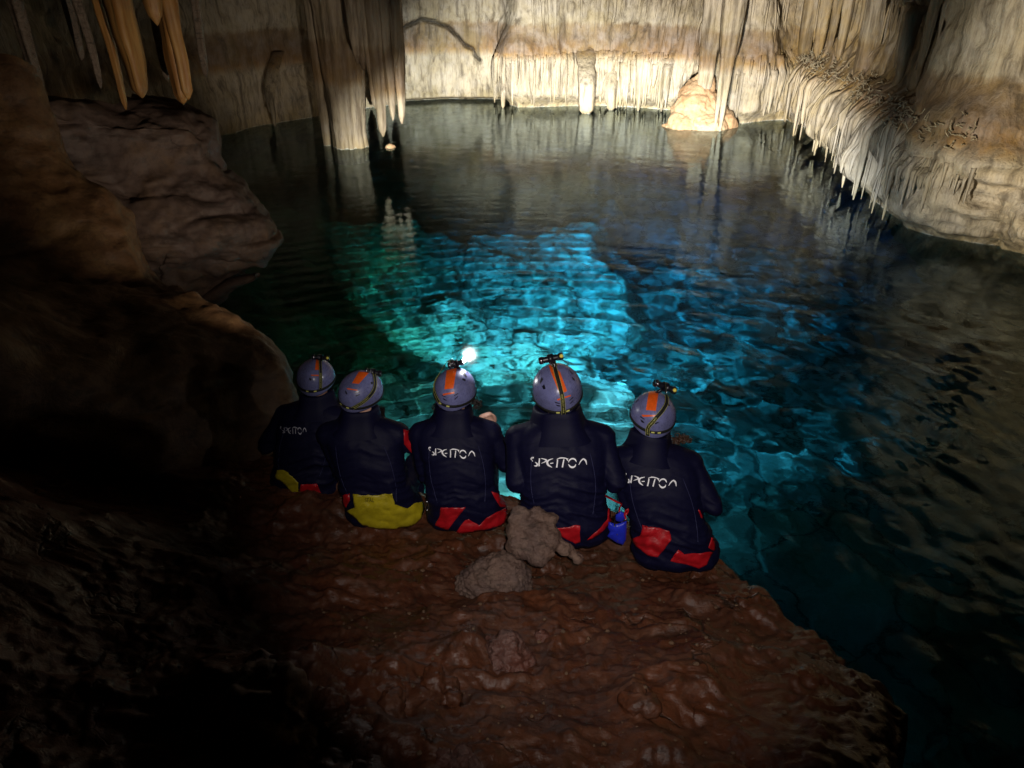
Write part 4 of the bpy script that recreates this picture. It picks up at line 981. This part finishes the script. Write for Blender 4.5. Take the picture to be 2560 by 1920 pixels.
        h0 = hw * 1.0; xs_ = tv[:, 0] * h0 * 1.15; xs_ = tot * .97 - xs_ if not cfg.get('flip') else xs_ + tot * .4; ys_ = (tv[:, 1] - .35) * h0 * .95 * (-1)
        tp_ = []
        for x_, y_ in zip(xs_, ys_):
            x_ = min(max(x_, 0), tot); i = np.interp(x_, arc, np.arange(len(arc))); i0 = int(min(i, len(arc) - 2)); fr = i - i0
            g = lambda A_: A_[i0] * (1 - fr) + A_[i0 + 1] * fr
            tp_.append(g(P3) + g(B3) * y_ + g(N3) * .0065)
        n1 = len(V); n2 = n1 + len(V2)
        part('strap_print', np.vstack([V, V2, tp_]), Fq + [[i + n1 for i in q] for q in F2] + [[i + n2 for i in q] for q in tf], YEL, hel, org)
        # buckle: a little rectangular frame
        if 'buckle' in cfg:
            i = int(cfg['buckle'] * (len(P3) - 1)); bu = MB(); c_ = P3[i] + N3[i] * .008; a_, b_ = B3[i] * (hw + .002), T3[i] * .011
            for u_, v_ in (((-1, -1), (1, -1)), ((1, -1), (1, 1)), ((1, 1), (-1, 1)), ((-1, 1), (-1, -1))):
                bu.tube([c_ + a_ * u_[0] + b_ * u_[1], c_ + a_ * v_[0] + b_ * v_[1]], .002, 6)
            mbpart('buckle', bu, METAL, hel, org)
    # headlamp tube, beside the crown
    lf, rg, dia, yoff = cfg['lamp']; yl = W[1] + yoff
    pL, pR = at_y(*lf, yl), at_y(*rg, yl); lm = MB(); tt = np.array([0, .04, .05, .14, .15, .2, .8, .84, .85, .96, 1.0]); rr = dia / 2 * np.array([.9, 1, 1.05, 1.05, .92, .88, .88, .92, 1.08, 1.08, .95])
    lm.tube(pL + (pR - pL) * tt[:, None], rr, 16)
    lamp = mbpart('headlamp', lm, BLACK, hel, org) 
    dr = (pR - pL) / np.linalg.norm(pR - pL)
    if cfg.get('tip', True):
        tp = MB(); tp.ball(pR - dr * .009 - np.array([0, dia * .38, -dia * .25]), dia * .30); mbpart('lamp_button', tp, TIP, hel, org)
    rg_ = MB(); rg_.tube([pL + dr * .012, pL + dr * .017], dia * .56, 16); mbpart('lamp_ring', rg_, METAL, hel, org)
    cr = MB(); pm = (pL + pR) / 2; cr.tube([pm - dr * .014, pm + dr * .014], dia * .68, 12); top_ = W + hup * .112 + hfw * (yoff * .5); cr.tube([pm, (pm + top_) / 2, top_], .009, 8); mbpart('lamp_cradle', cr, BLACK, hel, org)
    if cfg.get('on'):
        sp_ = bpy.data.lights.new('lamp_spill', 'POINT'); sp_.energy = 3.0; sp_.shadow_soft_size = .012; so_ = bpy.data.objects.new('lamp_spill', sp_); COL.objects.link(so_); so_.location = pR + dr * .03 + np.array([0, .045, .012])
        ln = MB(); ln.ball(pR + dr * .004 + np.array([.0, .012, .004]), (.012, .010, .012)); o = mbpart('lamp_lens', ln, LENS, hel, org)
    # ---- prints and waterproof seat panels
    if 'print' in cfg:
        part('back_print', *decal(print_polys(*cfg['print']), bv, .0014, .4), cfg.get('printmat', WHITE), root, org)
    for nm, mt, poly in cfg.get('panels', ()):
        V, Fq = decal([poly], bv, .007, 1.6, wr=.005, seed=idx * 7)
        cfg['pan'] = cfg.get('pan') or part(nm, V, Fq, mt, root, org, thick=.004) if nm == 'shorts' else (part(nm, V, Fq, mt, root, org, thick=.004) and cfg.get('pan'))
    if 'seal' in cfg:
        cu_ = bpy.data.curves.new('t', 'FONT'); cu_.body = 'SEAL'; cu_.size = 1; to = bpy.data.objects.new('t', cu_); COL.objects.link(to)
        tm_ = bpy.data.meshes.new_from_object(to.evaluated_get(bpy.context.evaluated_depsgraph_get())); bpy.data.objects.remove(to)
        x0, y0, wdt, hgt_ = cfg['seal']; V = []; bp_ = BVHTree.FromPolygons([(np.array(v_.co[:]) + org).tolist() for v_ in cfg['pan'].data.vertices], [p.vertices[:] for p in cfg['pan'].data.polygons])
        for v_ in tm_.vertices:
            h, n__ = cast(bp_, x0 + v_.co[0] / 2.5 * wdt, y0 - v_.co[1] / .72 * hgt_); V.append((h + n__ * .0015) if h is not None else np.zeros(3))
        part('shorts_print', V, [list(p.vertices) for p in tm_.polygons], INK, root, org)
    # ---- hair
    if 'hair' in cfg:
        hm_, strands = cfg['hair']; hr_ = MB(); rg2 = random.Random(idx)
        for (px, py, dy, ln, curl_, nst, spread) in strands:
            for q in range(nst):
                p = at_y(px + rg2.gauss(0, spread), py + rg2.gauss(0, spread * .5), W[1] + dy); pth = []; ph0 = rg2.uniform(0, 6); rad_ = curl_ * rg2.uniform(.5, 1.2); tl = ln * rg2.uniform(.6, 1.1)
                for t_ in np.linspace(0, 1, 16):
                    an = ph0 + t_ * (9 if curl_ > .006 else 3); pth.append(p + np.array([rad_ * math.cos(an), rad_ * math.sin(an), -tl * t_]))
                hr_.tube(pth, np.linspace(.0035, .0015, 16), 5)
        mbpart('hair', hr_, hm_, root, org)['kind'] = 'stuff'
    return root, bv
def _palm(Wr, hd, side, nrm, s):
    P = []; 
    for t_, w_, th in ((-.02, .026, .020), (.0, .028, .019), (.03, .038, .017), (.06, .042, .015), (.088, .040, .012)):
        a = np.linspace(0, 2 * math.pi, 14, endpoint=False); P.append(Wr + hd * t_ * s + s * (np.cos(a)[:, None] * side * w_ + np.sin(a)[:, None] * nrm * th))
    P = np.array(P); f = gridfaces(5, 14, True).tolist() + [list(range(14))[::-1], [56 + q for q in range(14)]]
    return P.reshape(-1, 3), f

lap = lambda sg: ((sg * .235, .03, .24), (sg * .12, .26, .13), (-sg * .4, 1, -.2))
CFG = [
 dict(label='person at the left end in a dark wetsuit, tucked against the rock slope', head=at_r(316, 377, 4.72), hip=at_y(304, 480, 3.86), s=.97, yaw=-8, hyaw=0, hpitch=6, hroll=0,
      al=lap(-1), ar=((.235, .05, .27), (.16, .24, .40), (-.2, .3, 1)), curlr=.9,
      stripe=A1([(450, 135), (475, 135), (482, 225), (440, 225)]), bar=A1([(405, 265), (472, 266), (474, 278), (410, 276)]), vents=[A1([(390, 292), (412, 300), (408, 318), (392, 310)])],
      strap=A1([(482, 118), (486, 200), (488, 300), (486, 385)]), strapw=.009, lamp=(A1([(415, 112)])[0], A1([(566, 124)])[0], .030, .02),
      print=(A1([(140, 716)])[0], (222 / 8.64, 3 / 8.64), (1.0, 6.2)), printmat=flat('dim_suit_print', (.45, .45, .52), .5),
      panels=[('shorts', PVCY, A1([(120, 1090), (170, 1085), (300, 1190), (300, 1290), (250, 1290), (180, 1200), (100, 1150)])), ('shorts_panel', PVCR, A1([(320, 1205), (460, 1205), (510, 1330), (440, 1345), (310, 1300)]))]),
 dict(label='person with helmet turned to the right, yellow shorts and one red upper sleeve', head=at_r(361, 391, 4.22), hip=at_y(384, 505, 3.50), s=.98, yaw=0, hyaw=-30, hpitch=4, hroll=12,
      al=lap(-1), ar=((.32, .12, .26), (.36, .34, .12), (0, 1, -.3)),
      stripe=A1([(820, 240), (910, 245), (820, 345), (760, 340)]), bar=A1([(715, 380), (810, 395), (808, 405), (720, 392)]),
      vents=[A1([(700, 402), (712, 408), (722, 436), (706, 430)]), A1([(830, 408), (832, 416), (790, 430), (786, 422)]), A1([(826, 430), (828, 438), (796, 454), (790, 446)]), A1([(920, 330), (938, 325), (942, 345), (926, 350)])],
      strap=A1([(940, 245), (955, 300), (955, 370), (925, 430), (860, 495), (765, 552)]), strapw=.010, lamp=(A1([(870, 232)])[0], A1([(1015, 258)])[0], .032, .05), tip=False, 
      hair=(HAIR, [(368 + 10, 408, .04, .10, .004, 40, 3.0), (351, 408, -.02, .03, .004, 12, 5)]),
      seal=(264 + 870 / 8.64, 344 + 1365 / 8.64, 11.5, 4.2),
      panels=[('shorts', PVCY, A1([(770, 1295), (940, 1305), (1110, 1285), (1125, 1380), (1230, 1420), (1290, 1375), (1365, 1365), (1370, 1420), (1340, 1550), (1200, 1580), (1000, 1590), (860, 1560), (720, 1440), (790, 1400)])),
              ('shorts_strap', PVCR, A1([(690, 1300), (745, 1290), (745, 1340), (720, 1400), (700, 1500), (670, 1450), (690, 1370)])), ('sleeve_panel', PVCR, A1([(1200, 740), (1260, 760), (1385, 915), (1410, 965), (1340, 995), (1205, 860)]))]),
 dict(label='person in the middle with curly hair under the helmet, one hand raised, lamp shining', head=at_r(455, 389, 4.12), hip=at_y(466, 508, 3.42), s=.98, yaw=0, hyaw=-14, hpitch=4, hroll=8,
      al=lap(-1), ar=((.245, .07, .27), (.15, .25, .405), (-.35, .1, .9)), curlr=1.0,
      stripe=H3([(470, 470), (680, 412), (610, 840), (425, 860)]), bar=H3([(390, 950), (630, 905), (630, 945), (400, 985)]),
      vents=[H3([(370, 970), (450, 1010), (455, 1030), (375, 990)]), H3([(385, 1032), (470, 1080), (470, 1095), (415, 1078)]), H3([(705, 930), (710, 945), (630, 1000), (622, 985)]), H3([(700, 995), (705, 1015), (640, 1075), (628, 1060)]),
             H3([(820, 510), (850, 520), (895, 605), (870, 605), (810, 550)]), H3([(800, 620), (862, 650), (860, 695), (790, 662)]), H3([(860, 460), (880, 465), (930, 530), (910, 530)])],
      strap=H3([(590, 300), (540, 270), (470, 320), (400, 440), (310, 580), (245, 700), (225, 850), (275, 1010), (350, 1150)]), buckle=.02, flip=True,
      lamp=(H3([(500, 370)])[0], H3([(815, 290)])[0], .032, .06), tip=False, on=True, marks=(33, 36),
      hair=(HAIR, [(424 + 52, 401, .03, .05, .010, 26, 1.8), (424 + 16, 403, -.0, .05, .010, 30, 2.6), (424 + 48, 392, .03, .06, .006, 30, 1.5), (450, 411, -.02, .03, .006, 26, 9)]),
      print=(A1([(1420, 893)])[0], (398 / 8.64, 26 / 8.64), (.9, 7.6)),
      panels=[('shorts_panel', PVCR, A1([(1530, 1405), (1740, 1405), (1590, 1600), (1480, 1560), (1525, 1480)])), ('shorts_panel', PVCR, A1([(1770, 1510), (1860, 1560), (1920, 1500), (2080, 1410), (2105, 1470), (2060, 1560), (1900, 1600), (1650, 1630), (1740, 1520)])),
              ('shorts_strap', PVCR, A1([(1960, 1280), (2010, 1290), (2095, 1380), (2150, 1400), (2150, 1420), (2060, 1405), (2030, 1405)]))]),
 dict(label='tallest person, broad back and high wetsuit collar, behind the pale rock stump', head=at_r(557, 388, 3.80), hip=at_y(565, 520, 3.12), s=1.06, yaw=0, hyaw=6, hpitch=2, hroll=-9, wide=1.03, collar=1.12, ringz=0.0,
      al=((-.240, .0, .25), (-.14, .26, .14), (.4, 1, -.2)), ar=((.240, .0, .25), (.14, .26, .14), (-.4, 1, -.2)),
      stripe=H4([(595, 365), (650, 350), (830, 500), (975, 890), (930, 920), (790, 880), (640, 500)]), bar=H4([(770, 1060), (1050, 970), (1050, 1000), (780, 1090)]),
      vents=[H4([(450, 600), (482, 650), (430, 745), (410, 700)]), H4([(500, 750), (525, 800), (528, 850), (485, 862), (458, 800)]), H4([(415, 490), (425, 500), (380, 620), (368, 620)]), H4([(1000, 445), (1020, 450), (1105, 545), (1080, 545)]), H4([(1070, 592), (1130, 640), (1138, 690), (1090, 655)]),
             H4([(710, 1108), (830, 1145), (835, 1160), (740, 1145)]), H4([(738, 1172), (830, 1190), (835, 1215), (775, 1208)]), H4([(1100, 1010), (1105, 1030), (1030, 1095), (1020, 1085)]), H4([(1100, 1080), (1100, 1100), (1040, 1165), (1030, 1150)])],
      strap=H4([(690, 225), (715, 380), (755, 540), (825, 800), (880, 1050), (900, 1360)]), buckle=.22,
      lamp=(H4([(395, 275)])[0], H4([(890, 165)])[0], .036, .03),
      print=(A2([(438, 982)])[0], (484 / 8.64, 1 / 8.64), (.3, 8.6)),
      panels=[('shorts_panel', PVCR, A2([(660, 1585), (860, 1562), (865, 1700), (820, 1720), (700, 1650)])), ('shorts_strap', PVCR, A4([(440, 540), (480, 640), (535, 680), (520, 735), (450, 810), (380, 910), (200, 1030), (150, 1030), (330, 880), (420, 760)]))]),
 dict(label='person at the right end of the row, red shorts panels, strap across the helmet', head=at_r(653, 414, 3.98), hip=at_y(676, 546, 3.12), s=1.0, yaw=-4, hyaw=-5, hpitch=6, hroll=4,
      al=((-.255, .03, .26), (-.14, .26, .13), (.4, 1, -.2)), ar=((.165, .02, .27), (.10, .26, .15), (-.4, 1, -.2)),
      stripe=H5([(690, 350), (892, 372), (825, 810), (620, 790)]), bar=H5([(530, 888), (830, 890), (820, 922), (560, 932)]),
      vents=[H5([(500, 912), (592, 970), (596, 992), (505, 940)]), H5([(503, 980), (560, 1010), (597, 1065), (530, 1040)]), H5([(470, 560), (478, 575), (412, 645), (402, 632)]), H5([(505, 455), (515, 465), (430, 560), (420, 550)]), H5([(1085, 480), (1100, 480), (1152, 620), (1135, 620)]), H5([(1072, 635), (1090, 640), (1122, 715), (1080, 700)]), H5([(800, 1060), (880, 1030), (885, 1050), (820, 1085)])],
      strap=H5([(1000, 225), (1015, 400), (1045, 560), (1030, 680), (960, 800), (850, 930), (760, 1040), (685, 1120), (660, 1210), (662, 1310)]), buckle=.12,
      lamp=(H5([(790, 215)])[0], H5([(1235, 395)])[0], .036, .03), marks=(35, 37),
      hair=(BROWNHAIR, [(680, 438, .0, .02, .012, 60, 4.0)]),
      print=(A2([(1242, 1122)])[0], (458 / 8.64, 50 / 8.64), (-.4, 8.4)),
      panels=[('shorts_panel', PVCR, A4([(920, 840), (1295, 910), (1315, 1050), (1130, 1290), (1000, 1260), (760, 1050), (900, 980), (925, 900)])), ('shorts_panel', PVCR, A4([(1410, 1180), (1490, 1240), (1880, 1205), (1800, 1390), (1700, 1430), (1300, 1340)])),
              ('shorts_panel', PVCR, A4([(1860, 1010), (1910, 1050), (1900, 1190), (1820, 1160)])), ('shorts_strap', PVCR, A4([(1675, 630), (1700, 640), (1745, 765), (1715, 740)]))]),
]
PEOPLE = [person(i, c_) for i, c_ in enumerate(CFG)]

# blue pouch clipped at the hip of the rightmost person, resting on the rock
py_ = CFG[4]['hip'][1] - .12
def flatpoly(poly, y0, depth, bulge):
    A = np.array(poly, float); c_ = A.mean(0); rows = []
    for sc_, dy in ((.001, -bulge), (.5, -bulge * .9), (.85, -bulge * .55), (1.0, 0), (1.0, depth), (.5, depth + .002), (.001, depth + .003)):
        rows.append([at_y(*(c_ + (p - c_) * sc_), y0 + dy) for p in A])
    return np.array(rows)
def dens(poly, k_=5):
    p = np.array(poly, float); return np.concatenate([p[i] + (p[(i + 1) % len(p)] - p[i]) * np.linspace(0, 1, k_, endpoint=False)[:, None] for i in range(len(p))])
g = flatpoly(dens(A4([(450, 800), (560, 830), (700, 785), (700, 900), (690, 1050), (650, 1120), (560, 1090), (430, 1000), (465, 940), (440, 880)])), py_, .05, .018); o_ = g.reshape(-1, 3).mean(0)
pr_ = empty('pouch', o_); tag(pr_, 'small bright blue pouch hanging at the left hip of the rightmost person', 'pouch')
n_, m_ = g.shape[:2]; link('pouch_body', mesh('pouch_body', g.reshape(-1, 3) - o_, gridfaces(n_, m_, True).tolist()), BLUE, pr_)
g = flatpoly(dens(A4([(550, 700), (620, 650), (670, 680), (690, 740), (640, 800), (560, 790), (535, 745)])), py_ - .012, .03, .014); link('pouch_neck', mesh('pouch_neck', g.reshape(-1, 3) - o_, gridfaces(n_, g.shape[1], True).tolist()), BLUE, pr_)
m_b = MB(); 
for p in A4([(568, 975), (578, 1060), (684, 762)]): m_b.ball(at_y(*p, py_ - .022) - o_, .0035)
m_b.build('rivet', METAL, pr_)
m_b = MB(); m_b.tube([at_y(*p, py_ - .02) - o_ for p in A4([(540, 700), (538, 780), (532, 860)])], .004, 6); m_b.build('pouch_cord', BLACK, pr_)
m_b = MB(); m_b.tube([at_y(*p, py_ - .02) - o_ for p in A4([(690, 760), (670, 700), (690, 640), (722, 620), (718, 660), (690, 700)])], .005, 6); m_b.build('pouch_loop', PVCR, pr_)
m_b = MB(); m_b.tube([at_y(*p, py_ + .02) - o_ for p in A4([(410, 440), (520, 500), (630, 550), (600, 610), (600, 680)])], .010, 6, flat=.4); m_b.build('pouch_strap', PVCR, pr_)
# scattering volume added to give the lit lamp its halo
mm = bpy.data.materials.new('lamp_halo'); mm.use_nodes = True; t_ = mm.node_tree; t_.nodes.clear(); o_n = t_.nodes.new('ShaderNodeOutputMaterial'); pv = t_.nodes.new('ShaderNodeVolumeScatter')
tc = t_.nodes.new('ShaderNodeTexCoord'); gr = t_.nodes.new('ShaderNodeTexGradient'); gr.gradient_type = 'SPHERICAL'; t_.links.new(tc.outputs['Object'], gr.inputs[0])
mp_ = t_.nodes.new('ShaderNodeMapping'); mp_.inputs['Scale'].default_value = (6.2, 6.2, 6.2); t_.links.new(tc.outputs['Object'], mp_.inputs[0]); t_.links.new(mp_.outputs[0], gr.inputs[0])
pw_ = t_.nodes.new('ShaderNodeMath'); pw_.operation = 'POWER'; pw_.inputs[1].default_value = 1.6; t_.links.new(gr.outputs['Fac'], pw_.inputs[0]); ml_ = t_.nodes.new('ShaderNodeMath'); ml_.operation = 'MULTIPLY'; ml_.inputs[1].default_value = .014; t_.links.new(pw_.outputs[0], ml_.inputs[0])
t_.links.new(ml_.outputs[0], pv.inputs['Density']); t_.links.new(pv.outputs[0], o_n.inputs['Volume'])
mb_ = MB(); mb_.ball((0, 0, 0), .165, 20, 14); o = mb_.build('lamp_halo', mm); o.location = LENS_AT; tag(o, 'small scattering volume added for the glow around the lit helmet lamp', kind='stuff')
# metal ring with a short tail at the hip of the middle person
cb = MB(); c_ = at_y(*A1([(1408, 1400)])[0], CFG[2]['hip'][1] - .11); tt = np.linspace(0, 2 * math.pi, 20)
cb.tube([c_ + np.array([.010 * math.cos(a), 0, .030 * math.sin(a)]) for a in tt], .004, 6, cap=False); o = cb.build('carabiner', METAL); tag(o, 'steel carabiner hanging at the left hip of the middle person', 'carabiner')
